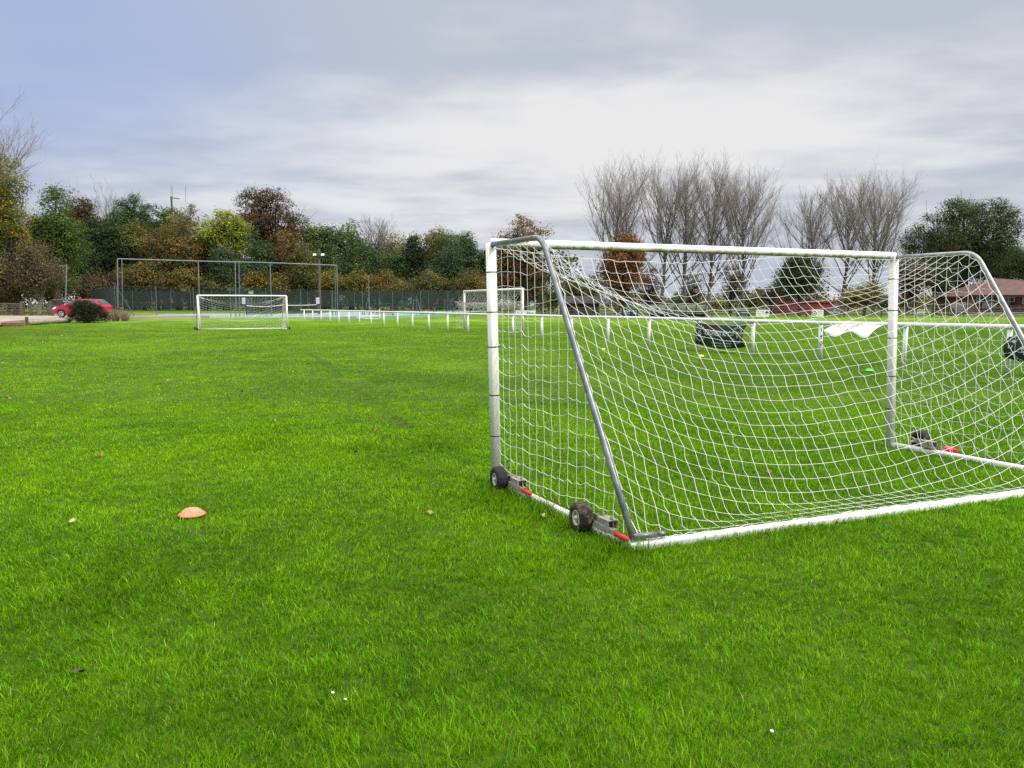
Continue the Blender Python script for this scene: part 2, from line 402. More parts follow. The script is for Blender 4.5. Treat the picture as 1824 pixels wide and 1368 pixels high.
CPZ = 0.50
M['gravel'] = mat('car_park_gravel', (0.36, 0.30, 0.245), 0.95, var=(0.26, 0.22, 0.18), vscale=0.6, bump=0.3, bscale=20)
edge = [G(-260, 600, 0.30), G(-60, 585, 0.30), G(0, 578.5, 0.30), G(60, 574, 0.30), G(125, 570.5, 0.30), G(200, 568, 0.30)]
back = [Vector((-29.0, 74, CPZ)), Vector((-120, 74, CPZ))]
poly = [Vector((p.x, p.y, CPZ)) for p in edge] + back
mb = MB(); n_ = len(poly)
mb.add(poly + [Vector((p.x, p.y, -0.3)) for p in poly], [tuple(range(n_))] + [(i, n_ + i, n_ + (i + 1) % n_, (i + 1) % n_) for i in range(n_)])
set_props(mb.build('car_park', M['gravel']), kind='structure')

M['courtgreen'] = mat('green_court', (0.22, 0.36, 0.28), 0.9, var=(0.19, 0.31, 0.25), vscale=0.5)
M['courtgrey'] = mat('pale_court', (0.30, 0.35, 0.355), 0.9, var=(0.26, 0.31, 0.31), vscale=0.5)
M['courtline'] = mat('court_line', (0.60, 0.62, 0.58), 0.8)
cz = lambda Y: 0.14 + 0.012 * (Y - 70)
cA, cB, cC = (-37.5, 72.6), (-14.5, 82.6), (-7.5, 93.5); cD, cE = (-3.0, 112), (-45.0, 107)
mb = MB(); cpoly = [cA, cB, cC, cD, cE]
top = [Vector((x, y, cz(y))) for x, y in cpoly]
mb.add(top + [Vector((p.x, p.y, -0.2)) for p in top], [tuple(range(5))] + [(i, 5 + i, 5 + (i + 1) % 5, (i + 1) % 5) for i in range(5)])
set_props(mb.build('tennis_court', M['courtgreen']), kind='structure')
def sheet(name, pts, m, dz=0.005):
    b = MB(); b.add([Vector((x, y, cz(y) + dz)) for x, y in pts], [tuple(range(len(pts)))])
    return set_props(b.build(name, m), kind='structure')
sheet('court_playing_area', [(-33.5, 76.5), (-26.5, 79.0), (-33.5, 104), (-40.5, 102)], M['courtgrey'])
sheet('court_playing_area', [(-25.0, 79.5), (-13.5, 85.0), (-18.5, 105), (-30.0, 103)], M['courtgrey'])
for a, b in (((-33.5, 76.5), (-40.5, 102)), ((-26.5, 79.0), (-33.5, 104)), ((-25, 79.5), (-30, 103)), ((-33.5, 76.5), (-26.5, 79)), ((-25, 79.5), (-13.5, 85))):
    d = Vector((b[0] - a[0], b[1] - a[1], 0)).normalized(); n = Vector((-d.y, d.x, 0)) * 0.06
    sheet('court_line', [(a[0] - n.x, a[1] - n.y), (b[0] - n.x, b[1] - n.y), (b[0] + n.x, b[1] + n.y), (a[0] + n.x, a[1] + n.y)], M['courtline'], 0.010)

# ------------------------------------------------------------------ grass
def lerp3(a, b, t): return np.array(a)[None, :] * (1 - t[:, None]) + np.array(b)[None, :] * t[:, None]
gA_, gB_, gC_ = G(884, 861), G(1585, 795), G(1131, 980)
trackA, trackB = G(545, 622), G(720, 765)
G_DARK, G_MID, G_LITE, G_STRAW = (0.058, 0.175, 0.0015), (0.135, 0.335, 0.002), (0.245, 0.460, 0.004), (0.40, 0.34, 0.09)
def grass_zone(y0, y1, n, rs, two=True, pw=0.4, B_=10, hs=1.0):
    nt_ = n // B_; n = nt_ * B_                # blades stand in small tufts
    u = rs.rand(nt_); y = (y0 ** pw + u * (y1 ** pw - y0 ** pw)) ** (1 / pw); x = (rs.rand(nt_) * 2 - 1) * (0.72 * y + 0.9); hmul = 1.0
    tf_t = np.repeat(rs.randn(nt_), B_); tf_h = np.repeat(0.70 + 0.65 * rs.rand(nt_), B_); sprd = np.repeat(0.0125 * (y / 2.5) ** 0.7, B_)
    ofx, ofy = rs.randn(n), rs.randn(n); x = np.repeat(x, B_) + ofx * sprd; y = np.repeat(y, B_) + ofy * sprd
    big = vnoise(x, y, 0.55, 1); med = vnoise(x, y, 2.1, 2); small = vnoise(x, y, 6.5, 3); tuft = vnoise(x, y, 11.0, 6); huge = vnoise(x, y, 0.14, 4)
    keep = rs.rand(n) < (0.74 + 0.26 * tuft)
    keep &= ~((y > 44) & (x < -20) & (y > 44 + (x + 37) * 0.9)) 
    dk = np.ones(n)
    hh = (0.014 + 0.0225 * rs.rand(n) ** 1.5) * (0.80 + 0.32 * med + 0.26 * small) * tf_h * hs
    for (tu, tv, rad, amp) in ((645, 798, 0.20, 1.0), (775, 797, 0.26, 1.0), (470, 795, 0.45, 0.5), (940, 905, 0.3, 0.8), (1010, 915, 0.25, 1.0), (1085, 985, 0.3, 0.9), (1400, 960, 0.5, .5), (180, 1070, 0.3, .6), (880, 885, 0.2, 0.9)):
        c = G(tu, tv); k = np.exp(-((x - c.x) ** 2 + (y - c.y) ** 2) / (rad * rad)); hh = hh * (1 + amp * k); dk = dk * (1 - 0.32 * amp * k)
    for (pa, pb) in ((gA_, gC_), (gC_, gC_ + (gB_ - gA_)), (gB_, gB_ + (gC_ - gA_))):
        ex, ey = pb.x - pa.x, pb.y - pa.y; l2 = ex * ex + ey * ey; tt = np.clip(((x - pa.x) * ex + (y - pa.y) * ey) / l2, 0, 1)
        dd = np.hypot(x - pa.x - tt * ex, y - pa.y - tt * ey); hh = hh * (1 + 0.70 * np.exp(-(dd / 0.09) ** 2)); keep &= dd > 0.028
    td = np.array([trackB.x - trackA.x, trackB.y - trackA.y]); tl = np.linalg.norm(td); td /= tl
    rx, ry = x - trackA.x, y - trackA.y; s_ = rx * td[0] + ry * td[1]; q_ = np.abs(-rx * td[1] + ry * td[0] + 0.14 * (vnoise(x, y, 0.4, 5) - 0.5))
    tr = (0.35 + 0.9 * vnoise(x, y, 1.7, 5)).clip(0, 1) * np.exp(-(q_ / 0.10) ** 2) * ((s_ > -0.5) & (s_ < tl))
    hh = hh * (1 - 0.55 * tr)
    x, y, hh, big, med, small, huge, tr, tuft, dk, tf_t, ofx, ofy = [a[keep] for a in (x, y, hh, big, med, small, huge, tr, tuft, dk, tf_t, ofx, ofy)]; n = len(x)
    z = zt(x, y) - 0.004
    yaw = rs.rand(n) * 2 * np.pi; r = np.stack([np.cos(yaw), np.sin(yaw), np.zeros(n)], 1)
    la = vnoise(x, y, 0.9, 7) * 9 + rs.randn(n) * 1.1
    lean = hh * (0.25 + 0.75 * rs.rand(n)); ld = np.stack([0.6 * np.cos(la) + 0.8 * ofx, 0.6 * np.sin(la) + 0.8 * ofy, np.zeros(n)], 1); ld /= np.linalg.norm(ld, axis=1, keepdims=True) + 1e-6
    wd = (0.0018 + 0.0022 * rs.rand(n)) * (y / 2.5) ** 0.8 * 0.85
    p = np.stack([x, y, z], 1); up = np.array([[0, 0, 1.0]])
    t1 = np.clip(0.50 + 0.34 * (big - 0.5) + 0.34 * (med - 0.5) + tf_t * 0.18 + rs.randn(n) * 0.17 + 0.40 * (huge - 0.5) + 0.40 * (small - .5), 0, 1)
    # the turf is a little deeper green close to the goal and the near right, yellower out on the left
    sh = np.clip(0.5 + 0.10 * (y - 7) / 6 - 0.035 * x, 0.2, 0.85); t1 = np.clip(t1 * (0.55 + 0.8 * sh), 0, 1)
    c = np.where((t1 < 0.5)[:, None], lerp3(G_DARK, G_MID, t1 * 2), lerp3(G_MID, G_LITE, t1 * 2 - 1))
    straw = (rs.rand(n) < 0.03 + 0.35 * np.clip(vnoise(x, y, 1.3, 0) - 0.62, 0, 1)); c[straw] = lerp3(G_MID, G_STRAW, rs.rand(straw.sum()) * 0.8)
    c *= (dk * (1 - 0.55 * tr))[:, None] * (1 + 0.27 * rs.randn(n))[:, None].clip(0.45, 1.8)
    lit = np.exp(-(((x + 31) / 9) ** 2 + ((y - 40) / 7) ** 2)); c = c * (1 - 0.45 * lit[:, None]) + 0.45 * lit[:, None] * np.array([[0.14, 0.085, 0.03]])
    if two:
        V = np.stack([p - r * wd[:, None] / 2, p + r * wd[:, None] / 2,
                      p + up * hh[:, None] * 0.6 + ld * lean[:, None] * 0.3 + r * wd[:, None] * 0.42,
                      p + up * hh[:, None] * 0.6 + ld * lean[:, None] * 0.3 - r * wd[:, None] * 0.42,
                      p + up * hh[:, None] + ld * lean[:, None]], 1)
        i = np.arange(n)[:, None] * 5
        return V.reshape(-1, 3), i + np.array([[0, 1, 2, 3]]), i + np.array([[3, 2, 4]]), np.repeat(c, 5, 0)
    V = np.stack([p - r * wd[:, None] / 2, p + r * wd[:, None] / 2, p + up * hh[:, None] + ld * lean[:, None]], 1)
    i = np.arange(n)[:, None] * 3
    return V.reshape(-1, 3), np.zeros((0, 4), int), i + np.array([[0, 1, 2]]), np.repeat(c, 3, 0)
GD = 1.75
def grass():
    rs = np.random.RandomState(3); Vs, Qs, Ts, Cs = [], [], [], []; off = 0
    for args in ((1.9, 10.0, 10, True, 1.0, 1.0), (1.9, 12.0, 2, True, 0.80, 0.85), (10.0, 66, 10, False, 1.0, 1.0)):
        n = int(87300 * GD * args[5] * (args[1] ** 0.4 - args[0] ** 0.4) / 0.4)
        V, q, t, c = grass_zone(args[0], args[1], n, rs, args[3], 0.4, args[2], args[4])
        Vs.append(V); Cs.append(c); Qs.append(q + off); Ts.append(t + off); off += len(V)
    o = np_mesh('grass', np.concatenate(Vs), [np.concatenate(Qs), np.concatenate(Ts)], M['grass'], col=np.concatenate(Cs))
    set_props(o, 'short bright green grass covering the whole playing field', 'grass', kind='stuff')
grass()

# ------------------------------------------------------------------ goals
def sim_net(X, pin, cons, steps=260, iters=14, g=1.6, dt=0.012):
    """cons: list of four independent sets (I, J, L); ropes resist stretching only"""
    X = X.copy(); Xp = X.copy(); free = ~pin; wv = free.astype(float)
    for s in range(steps):
        vel = (X - Xp) * 0.93; Xp = X.copy()
        X = X + vel * free[:, None]; X[free, 2] -= g * dt * dt
        for it in range(iters):
            for I, J, Ls in cons:
                d = X[J] - X[I]; l = np.sqrt((d * d).sum(1)) + 1e-9
                e = np.maximum(l - Ls, 0.0) / l; ws = wv[I] + wv[J]; ws[ws == 0] = 1
                cr = d * (e / ws)[:, None]
                X[I] += cr * wv[I][:, None]; X[J] -= cr * wv[J][:, None]
        X[:, 2] = np.maximum(X[:, 2], 0.02)
    return X
class NetGraph:
    def __init__(s): s.X = []; s.pin = []; s.threads = []
    def node(s, p, pin=False): s.X.append(tuple(p)); s.pin.append(pin); return len(s.X) - 1
    def thread(s, ids, d, L=None, slack=1.03):
        path = [ids[0]]; lens = []
        for a, b in zip(ids[:-1], ids[1:]):
            pa, pb = np.array(s.X[a]), np.array(s.X[b]); ln = (L if L else np.linalg.norm(pb - pa)) * slack * (1 + 0.045 * random.gauss(0, 1))
            m = s.node((pa + pb) / 2 + np.array([random.gauss(0, .007) for _ in range(3)]), s.pin[a] and s.pin[b])
            path += [m, b]; lens += [ln / 2, ln / 2]
        s.threads.append((path, d, lens))
    def solve(s, steps, iters):
        sets = [([], [], []) for _ in range(4)]
        for path, d, lens in s.threads:
            for k, (a, b, l) in enumerate(zip(path[:-1], path[1:], lens)):
                q = sets[d * 2 + k % 2]; q[0].append(a); q[1].append(b); q[2].append(l)
        cons = [(np.array(a, int), np.array(b, int), np.array(c)) for a, b, c in sets if len(a)]
        s.X = sim_net(np.array(s.X, float), np.array(s.pin), cons, steps, iters)
    def tubes(s, nb, r, sub=2, n=4, rfun=None):
        for ti, (path, d, lens) in enumerate(s.threads):
            p = s.X[path]
            if sub > 1 and len(p) > 2:
                pe = np.vstack([2 * p[0] - p[1], p, 2 * p[-1] - p[-2]]); out = []
                for k in range(len(p) - 1):
                    a, b, c, e = pe[k], pe[k + 1], pe[k + 2], pe[k + 3]
                    for q in range(sub):
                        t = q / sub
                        out.append(0.5 * (2 * b + (c - a) * t + (2 * a - 5 * b + 4 * c - e) * t * t + (3 * b - a - 3 * c + e) * t ** 3))
                out.append(p[-1]); p = np.array(out)
            rr = r if rfun is None else rfun(ti)
            nb.add(*tubes_np(p[None], np.full((1, len(p)), rr), n))

def wheel(parent, c, axis, rad, muddy=False, n=40):
    b = MB(); wv = 0.048
    prof = [(rad * 0.52, -wv * .8), (rad * 0.60, -wv), (rad * 0.86, -wv * 1.02), (rad * 0.97, -wv * .78), (rad, -wv * .3), (rad, wv * .3), (rad * 0.97, wv * .78), (rad * .86, wv * 1.02), (rad * .60, wv), (rad * .52, wv * .8)]
    b.lathe(prof, c, axis, n, rf=lambda i, j, r: r * (1.0 if not (3 <= i <= 6) else (1.03 if (j + (i % 2)) % 3 else 0.965)))
    t = b.build('wheel', M['muddy'] if muddy else M['rubber'], parent, True)
    h = MB(); R_ = rad * 0.53; ax = Vector(axis).normalized()
    for sgn in (1,):
        h.lathe([(R_, 0.030), (R_, 0.042), (R_ * .86, 0.044), (R_ * .78, 0.030), (R_ * .78, 0.0)], c, ax * sgn, 28)
        h.lathe([(0.0001, 0.055), (R_ * .20, 0.054), (R_ * .30, 0.045), (R_ * .34, 0.02), (R_ * .34, 0.0)], c, ax * sgn, 18)
        a = ax.cross(Vector((0, 0, 1))).normalized(); u2 = ax.cross(a)
        for k in range(6):
            th = k * math.pi / 3; dr = a * math.cos(th) + u2 * math.sin(th)
            h.tube([Vector(c) + dr * R_ * .28 + ax * .026, Vector(c) + dr * R_ * .82 + ax * .026], R_ * .11, 6)
        h.lathe([(0.0001, 0.004), (R_ * .9, 0.004)], c, ax, 24, mi=1)
    rm = h.build('rim', [M['rim'], M['black']], t, True)
    return t
def build_goal(label, A, B, Dv, Ht, depth, stub, ncol, nrow, cord, free_to, wheels, bar_r, lean=(0, 0), steps=260, detail=True, group=None):
    A = Vector(A); B = Vector(B); Dv = Vector(Dv).normalized(); W = (B - A).length; Wd = (B - A).normalized()
    root = thing('football_goal', label, 'goal', A, group)
    def Qp(a, d, z):
        p = A + (B - A) * a + Dv * d + Vector((0, 0, z)); p.x += (lean[0] * (1 - a) + lean[1] * a) * z / Ht; return p
    for a in (0, 1):
        b = MB(); b.tube([Qp(a, 0, 0), Qp(a, 0, Ht - bar_r)], bar_r, 20, sq=6.0, ref=Dv); po = b.build('post', M['white'], root, True)
        if detail:
            for zz in (0.42, 0.78, 1.20, 1.50, 1.84):
                q = MB(); q.tube([Qp(a, 0, zz), Qp(a, 0, zz + 0.008)], bar_r * 1.06, 20, sq=6.0, ref=Dv); q.build('net_tie', M['black'], po)
    cb = MB(); cb.tube([Qp(k / 24, 0, Ht - bar_r) for k in range(25)], bar_r * 1.02, 20)
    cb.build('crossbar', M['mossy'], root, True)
    gr = bar_r * 0.84
    for a in (0, 1):
        b = MB(); b.tube([Qp(a, bar_r, gr * 0.6), Qp(a, depth - gr, gr * 0.6)], gr, 16, sq=5.0); b.build('side_bar', M['white'], root, True)
    b = MB(); b.tube([Qp(0, depth, gr * .6) - Wd * gr, Qp(1, depth, gr * .6) + Wd * gr], gr, 16, sq=5.0); b.build('back_bar', M['white'], root, True)
    def prof(s):                                  # centre line of the stay, s in metres from the post
        bl = math.hypot(depth - stub, Ht - 0.10)
        if s < stub: return (s, Ht - 0.055)
        k = (s - stub) / bl; return (stub + (depth - 0.02 - stub) * k, (Ht - 0.055) * (1 - k) + 0.07 * k)
    plen = stub + math.hypot(depth - stub, Ht - 0.10)
    for a in (0, 1):
        pts = [Qp(a, *prof(s)) for s in (0.03, stub * .5, stub - 0.12)]
        p0, p1, p2 = Qp(a, *prof(stub - 0.12)), Qp(a, *prof(stub)), Qp(a, *prof(stub + 0.12))
        pts += [p0.lerp(p1, t).lerp(p1.lerp(p2, t), t) for t in (0.2, 0.4, 0.6, 0.8, 1.0)]
        pts += [Qp(a, *prof(stub + 0.12 + (plen - stub - 0.12) * k / 5)) for k in range(1, 6)]
        b = MB(); b.tube(pts, 0.0225, 14)
        if detail: b.tube([Qp(a, depth - 0.02, 0.085), Qp(a, depth, 0.085) + Wd * (0.16 if a == 0 else -0.16)], 0.020, 10); b.box(Qp(a, depth, 0.087) + Wd * (0.2 if a == 0 else -.2), (0.04, 0.04, 0.03))
        b.build('stay', M['brace'] if a == 0 else M['palestay'], root, True)
    # net: one sheet over roof and back, a panel on each side
    g = NetGraph(); ins = 0.035 / W
    hang = 0.02
    ids = [[None] * (nrow + 1) for _ in range(ncol + 1)]
    for i in range(ncol + 1):
        for j in range(nrow + 1):
            a = ins + (1 - 2 * ins) * i / ncol; d, z = prof(plen * j / nrow); z = max(z - hang, 0.05)
            mid = 4 * (i / ncol) * (1 - i / ncol)
            k_ = math.sin(math.pi * min(1, j / nrow * 1.15) ** 0.8)
            p = Qp(a, d, z) - Vector((0, 0, 0.34 * mid * k_)) - Dv * 0.10 * mid * k_
            p.z = max(p.z, 0.05)
            pinned = (j == nrow) or (i in (0, ncol)) or j == 0
            if j == 0 and 0 < i < free_to: p = Qp(a, 0.02, Ht - 2 * bar_r - 0.01 - 0.085 * math.sin(math.pi * i / free_to))
            elif j == 0: p = Qp(a, 0.02, Ht - 2 * bar_r - 0.005)
            ids[i][j] = g.node(p, pinned)
    hl = W / ncol; vl = plen / nrow
    for j in range(nrow + 1): g.thread([ids[i][j] for i in range(ncol + 1)], 0, hl, 1.012 if j else 1.0)
    for i in range(ncol + 1): g.thread([ids[i][j] for j in range(nrow + 1)], 1, vl, 1.0)
    sp_ = plen / nrow
    for a, sg in ((0, 1), (1, -1)):
        rows = int(round((Ht - 0.08) / sp_)); cols = int(round(depth / sp_))
        tab = {}
        def dmax(z): return depth - 0.02 - (depth - stub) * (z - 0.07) / (Ht - 0.125)
        for j in range(rows + 1):
            z = 0.07 + (Ht - 0.13) * j / rows
            for k in range(cols + 1):
                d = 0.04 + (depth - 0.08) * k / cols
                if d < dmax(z) - 0.45 * sp_:
                    p = Qp(a, d, z) + Wd * sg * 0.02
                    tab[(k, j)] = g.node(p + Vector((0, 0, 0.02 * math.sin(k * 0.9) * (j / rows))), j == 0 or j == rows or k == 0)
        for j in range(1, rows):
            ks = [k for k in range(cols + 1) if (k, j) in tab]
            e = g.node(Qp(a, dmax(0.07 + (Ht - .13) * j / rows), 0.07 + (Ht - 0.13) * j / rows) + Wd * sg * 0.03, True)
            g.thread([tab[(k, j)] for k in ks] + [e], 0, None, 1.02)
        for k in range(1, cols + 1):
            js = [j for j in range(rows + 1) if (k, j) in tab]
            if len(js) < 2: continue
            lst = [tab[(k, j)] for j in js]
            if js[-1] != rows:
                d = 0.04 + (depth - .08) * k / cols; z = 0.07 + (depth - 0.02 - d) * (Ht - .125) / (depth - stub)
                lst.append(g.node(Qp(a, d, min(z, Ht - .06)) + Wd * sg * 0.03, True))
            g.thread(lst, 1, None, 1.02)
    g.solve(steps, 14)
    nb = NB(); first = nrow + 1
    g.tubes(nb, cord, 2 if detail else 1, 4, (lambda ti: cord * (1.7 if (ti == 0 or ti in (nrow + 1, nrow + 1 + ncol)) else 1.0)) if detail else None)
    nb.build('net', M['net'], root)
    for (side, frac, out, md) in wheels:
        a = 0 if side == 'L' else 1; s = -1 if a == 0 else 1
        ax = (-Wd if a == 0 else Wd); rad = 0.105
        c = Qp(a, frac, 0) + ax * out; c.z = rad - 0.008
        wh = wheel(root, c, ax, rad, md)
        b = MB(); blk = Qp(a, frac + 0.20, 0.10) + ax * 0.0
        rz = math.atan2(Dv.y, Dv.x); rot = Matrix.Rotation(rz, 3, 'Z')
        b.box(blk + Vector((0, 0, 0.031)), (0.13, 0.085, 0.007), rot=rot)
        b.box(blk + ax * .038, (0.13, 0.007, 0.055), rot=rot); b.box(blk - ax * .038, (0.13, 0.007, 0.055), rot=rot); b.box(blk - Vector((0, 0, .030)), (0.13, .085, .007), rot=rot)
        b.tube([c, c - ax * (out + 0.03)], 0.012, 8); b.box((c + blk) / 2 - ax * 0.03 + Vector((0, 0, 0.01)), (0.24, 0.010, 0.045), rot=rot)
        for q in (-0.05, 0.045):
            b.lathe([(0.0001, 0.016), (0.009, 0.015), (0.011, 0.0)], blk + Dv * q + Vector((0, 0, 0.040)), (0, 0, 1), 8)
        b.build('axle_bracket', M['bracket'], root)
        lv = MB(); h0 = Qp(a, frac + 0.10, 0.075) + ax * (gr + 0.012); h1 = Qp(a, frac + 0.36, 0.072) + ax * (gr + 0.012)
        lv.box((h0 + h1) / 2, ((h1 - h0).length, 0.009, 0.034), rot=rot); lo = lv.build('lever', M['bracket'], root)
        gp = MB(); gp.tube([h1 - Dv * .005, h1 + Dv * .005, h1 + Dv * 0.115, h1 + Dv * 0.130, h1 + Dv * .136], [0.012, 0.0165, 0.0165, 0.014, 0.005], 14, sq=3.0); gp.build('grip', M['red'], lo, True)
    return root, g

def mossy_mat():
    m = bpy.data.materials.new('white_bar_with_lichen'); m.use_nodes = True; t = m.node_tree; b = t.nodes['Principled BSDF']
    co = N(t, 'ShaderNodeTexCoord'); n = N(t, 'ShaderNodeTexNoise'); n.inputs['Scale'].default_value = 14; n.inputs['Detail'].default_value = 6
    t.links.new(co.outputs['Object'], n.inputs['Vector'])
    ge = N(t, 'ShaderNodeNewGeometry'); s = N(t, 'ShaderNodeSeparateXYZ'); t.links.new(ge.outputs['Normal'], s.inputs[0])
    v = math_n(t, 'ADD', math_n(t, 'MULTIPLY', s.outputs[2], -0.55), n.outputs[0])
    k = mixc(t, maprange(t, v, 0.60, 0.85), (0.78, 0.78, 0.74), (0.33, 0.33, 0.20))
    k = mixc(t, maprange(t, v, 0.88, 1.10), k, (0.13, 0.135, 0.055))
    t.links.new(k, b.inputs['Base Color']); b.inputs['Roughness'].default_value = 0.7
    return m
M['mossy'] = mossy_mat()
gA, gB, gC = G(884, 861), G(1585, 795), G(1131, 980)
gW = (gB - gA); gD = (gC - gA)
topA = P(874, 429, gA.y); topB = P(1592, 463, gB.y)
build_goal('small sided white goal nearest the camera with white net, grey stays and flipped up wheels', gA, gB, gD, 2.13, gD.length, 0.90, 40, 27, 0.0020, 27,
           [('L', 0.24, 0.085, False), ('L', 1.56, 0.085, True), ('R', 0.26, 0.14, False), ('R', 1.58, 0.14, False)], 0.038, (topA.x - gA.x, topB.x - gB.x), 300)
fL = G(357, 589.5); fd = Vector((-0.45, 0.893, 0))
build_goal('small sided white goal standing far out on the left before the tennis courts', fL, fL + Vector((0.893, 0.45, 0)) * 5.05, fd, 2.13, 2.0, 0.9, 28, 19, 0.0045, 0,
           [('L', 0.15, 0.18, False), ('L', 1.5, 0.18, False), ('R', 0.5, 0.18, False)], 0.05, (-0.1, -0.03), 160, False)

# full-size goal beyond the rail, its net looped up
def big_goal():
    A, B = G(827.5, 586.5), G(931, 594.5); Hh = 2.44; d = Vector((-0.9, -0.43, 0)); Wd = (B - A)
    root = thing('football_goal', 'full size white goal beyond the rail with its old net looped up halfway', 'goal', A)
    for p in (A, B): b = MB(); b.tube([p, p + Vector((0, 0, Hh))], 0.065, 12); b.build('post', M['white'], root, True)
    b = MB(); b.tube([A + Vector((0, 0, Hh - .06)), B + Vector((0, 0, Hh - .06))], 0.065, 12); b.build('crossbar', M['white'], root, True)
    for p in (A, B):
        b = MB(); b.tube([p + Vector((0, 0, 1.72)), p + d * 0.7 + Vector((0, 0, 1.72))], 0.02, 8); b.tube([p + d * .55 + Vector((0, 0, 1.75)), p + d * .7 + Vector((0, 0, 0.4))], 0.012, 6); b.build('net_arm', M['steel'], root)
    nb = NB(); n = 44
    def q(s, t, r=0.03):
        return np.array(A + Wd * s + d * (0.5 * t) + Vector((random.gauss(0, r), random.gauss(0, r), 2.36 - 0.72 * t)))
    for i in range(n + 1): nb.add(*tubes_np(np.array([[q(i / n, t) for t in np.linspace(0, 1, 6)]]), np.full((1, 6), 0.0055), 3))
    for j in range(7): nb.add(*tubes_np(np.array([[q(i / 30, j / 6) for i in range(31)]]), np.full((1, 31), 0.0055), 3))
    for k in range(150):                               # gathered net hanging in loops
        s0 = random.random() * 0.95; ln = 0.06 + 0.12 * random.random(); dz0 = 0.1 + 0.45 * random.random() * (0.5 + 0.5 * math.sin(s0 * 19) ** 2)
        pts = []
        for t in np.linspace(0, 1, 9):
            p = A + Wd * min(1, s0 + ln * t) + d * (0.48 + random.gauss(0, .06)) + Vector((0, 0, 1.66 - dz0 * 4 * t * (1 - t) + random.gauss(0, .03)))
            pts.append(np.array(p))
        nb.add(*tubes_np(np.array([pts]), np.full((1, 9), 0.0075), 3))
    for p0, s in ((A, 1), (B, -1)):
        for i in range(8):
            nb.add(*tubes_np(np.array([[np.array(p0 + d * (0.06 + 0.07 * i + random.gauss(0, .02)) + Vector((0, 0, z))) for z in np.linspace(1.8 - .1 * i, 0.05, 8)]]), np.full((1, 8), 0.0055), 3))
        for j in range(12):
            nb.add(*tubes_np(np.array([[np.array(p0 + d * t + Vector((0, 0, 0.12 + j * 0.14 + random.gauss(0, .03)))) for t in np.linspace(0.02, 0.55, 6)]]), np.full((1, 6), 0.0055), 3))
    nb.build('net', M['oldnet'], root)
big_goal()

# ------------------------------------------------------------------ barrier rail round the pitch
rail_posts = [(541, 570), (556, 571), (571, 572), (587, 573.2), (603, 574.2), (621, 575.5), (639, 577), (660, 578.7), (683, 580.7), (707, 583), (733.5, 585.3), (763, 588), (796, 590.8), (832, 594), (872, 596), (912, 600), (963, 604), (1018, 608), (1081, 613.5), (1153, 618.5), (1240, 624.5), (1338, 629), (1459, 640), (1607, 652), (1792, 665)]
def barrier():
    a, b = G(541, 569.5), G(1792, 664.5); a = Vector((-20.4, 74.6, 0))
    root = thing('pitch_rail', 'long white post and rail barrier running along the far pitch', 'rail', b)
    n = len(rail_posts); pts = []
    for (u, v) in rail_posts:                       # where the post's sight line crosses the line of the rail
        d = ray(u, v); k = d.x / d.y
        t = (k * a.y - a.x) / ((b.x - a.x) - k * (b.y - a.y)); pts.append(a.lerp(b, t))
    step = (b - a).normalized() * 2.75; pts += [b + step, b + step * 2, b + step * 3]
    hz = 1.045
    perp = Vector((-(b - a).y, (b - a).x, 0)).normalized()
    for i, p in enumerate(pts):
        q = MB(); ln = Vector((random.gauss(0, .018), random.gauss(0, .02), 0)); q.tube([p + perp * .05, p + perp * .05 + ln + Vector((0, 0, hz - 0.04))], 0.050, 12, sq=4.0, ref=perp)
        po = q.build('post', M['rail'], root, True)
        if i == 22:
            for ch, zz in (('1', 0.83), ('4', 0.64), ('0', 0.45)):
                vs, fs = text_geo(ch, 0.17); f = (Vector((0, 0, EYE)) - p); f.z = 0; f.normalize(); rt = Vector((-f.y, f.x, 0))
                mk = MB(); mk.add([p + perp * .05 + f * 0.064 + rt * x[0] + Vector((0, 0, zz + x[1])) for x in vs], fs); mk.build('numeral', M['black'], po)
    r = MB(); r.tube([p + Vector((0, 0, hz + random.gauss(0, .006))) for p in [a] + pts], 0.056, 12); r.build('rail', M['rail'], root, True)
    return pts
def text_geo(s, size, align='CENTER'):
    cu = bpy.data.curves.new('lettering', 'FONT'); cu.body = s; cu.size = size; cu.align_x = align; cu.align_y = 'CENTER'; cu.resolution_u = 2; cu.offset = 0.014 * size
    ob = bpy.data.objects.new('lettering', cu); COL.objects.link(ob)
    dg = bpy.context.evaluated_depsgraph_get(); me = ob.evaluated_get(dg).to_mesh()
    vs = [tuple(v.co) for v in me.vertices]; fs = [tuple(p.vertices) for p in me.polygons]
    ob.evaluated_get(dg).to_mesh_clear(); bpy.data.objects.remove(ob); bpy.data.curves.remove(cu)
    return vs, fs
RAILP = barrier()
def ring_text(mb, S, cx, cy, r, word, size, a0, a1, mi=0):
    for k, ch in enumerate(word):
        th = a0 + (a1 - a0) * k / max(1, len(word) - 1); vs, fs = text_geo(ch, size); c, s = math.cos(th - math.pi / 2), math.sin(th - math.pi / 2)
        mb.add([S(cx + r * math.cos(th) + x * c - y * s, cy + r * math.sin(th) + x * s + y * c) for x, y, _ in vs], fs, mi)
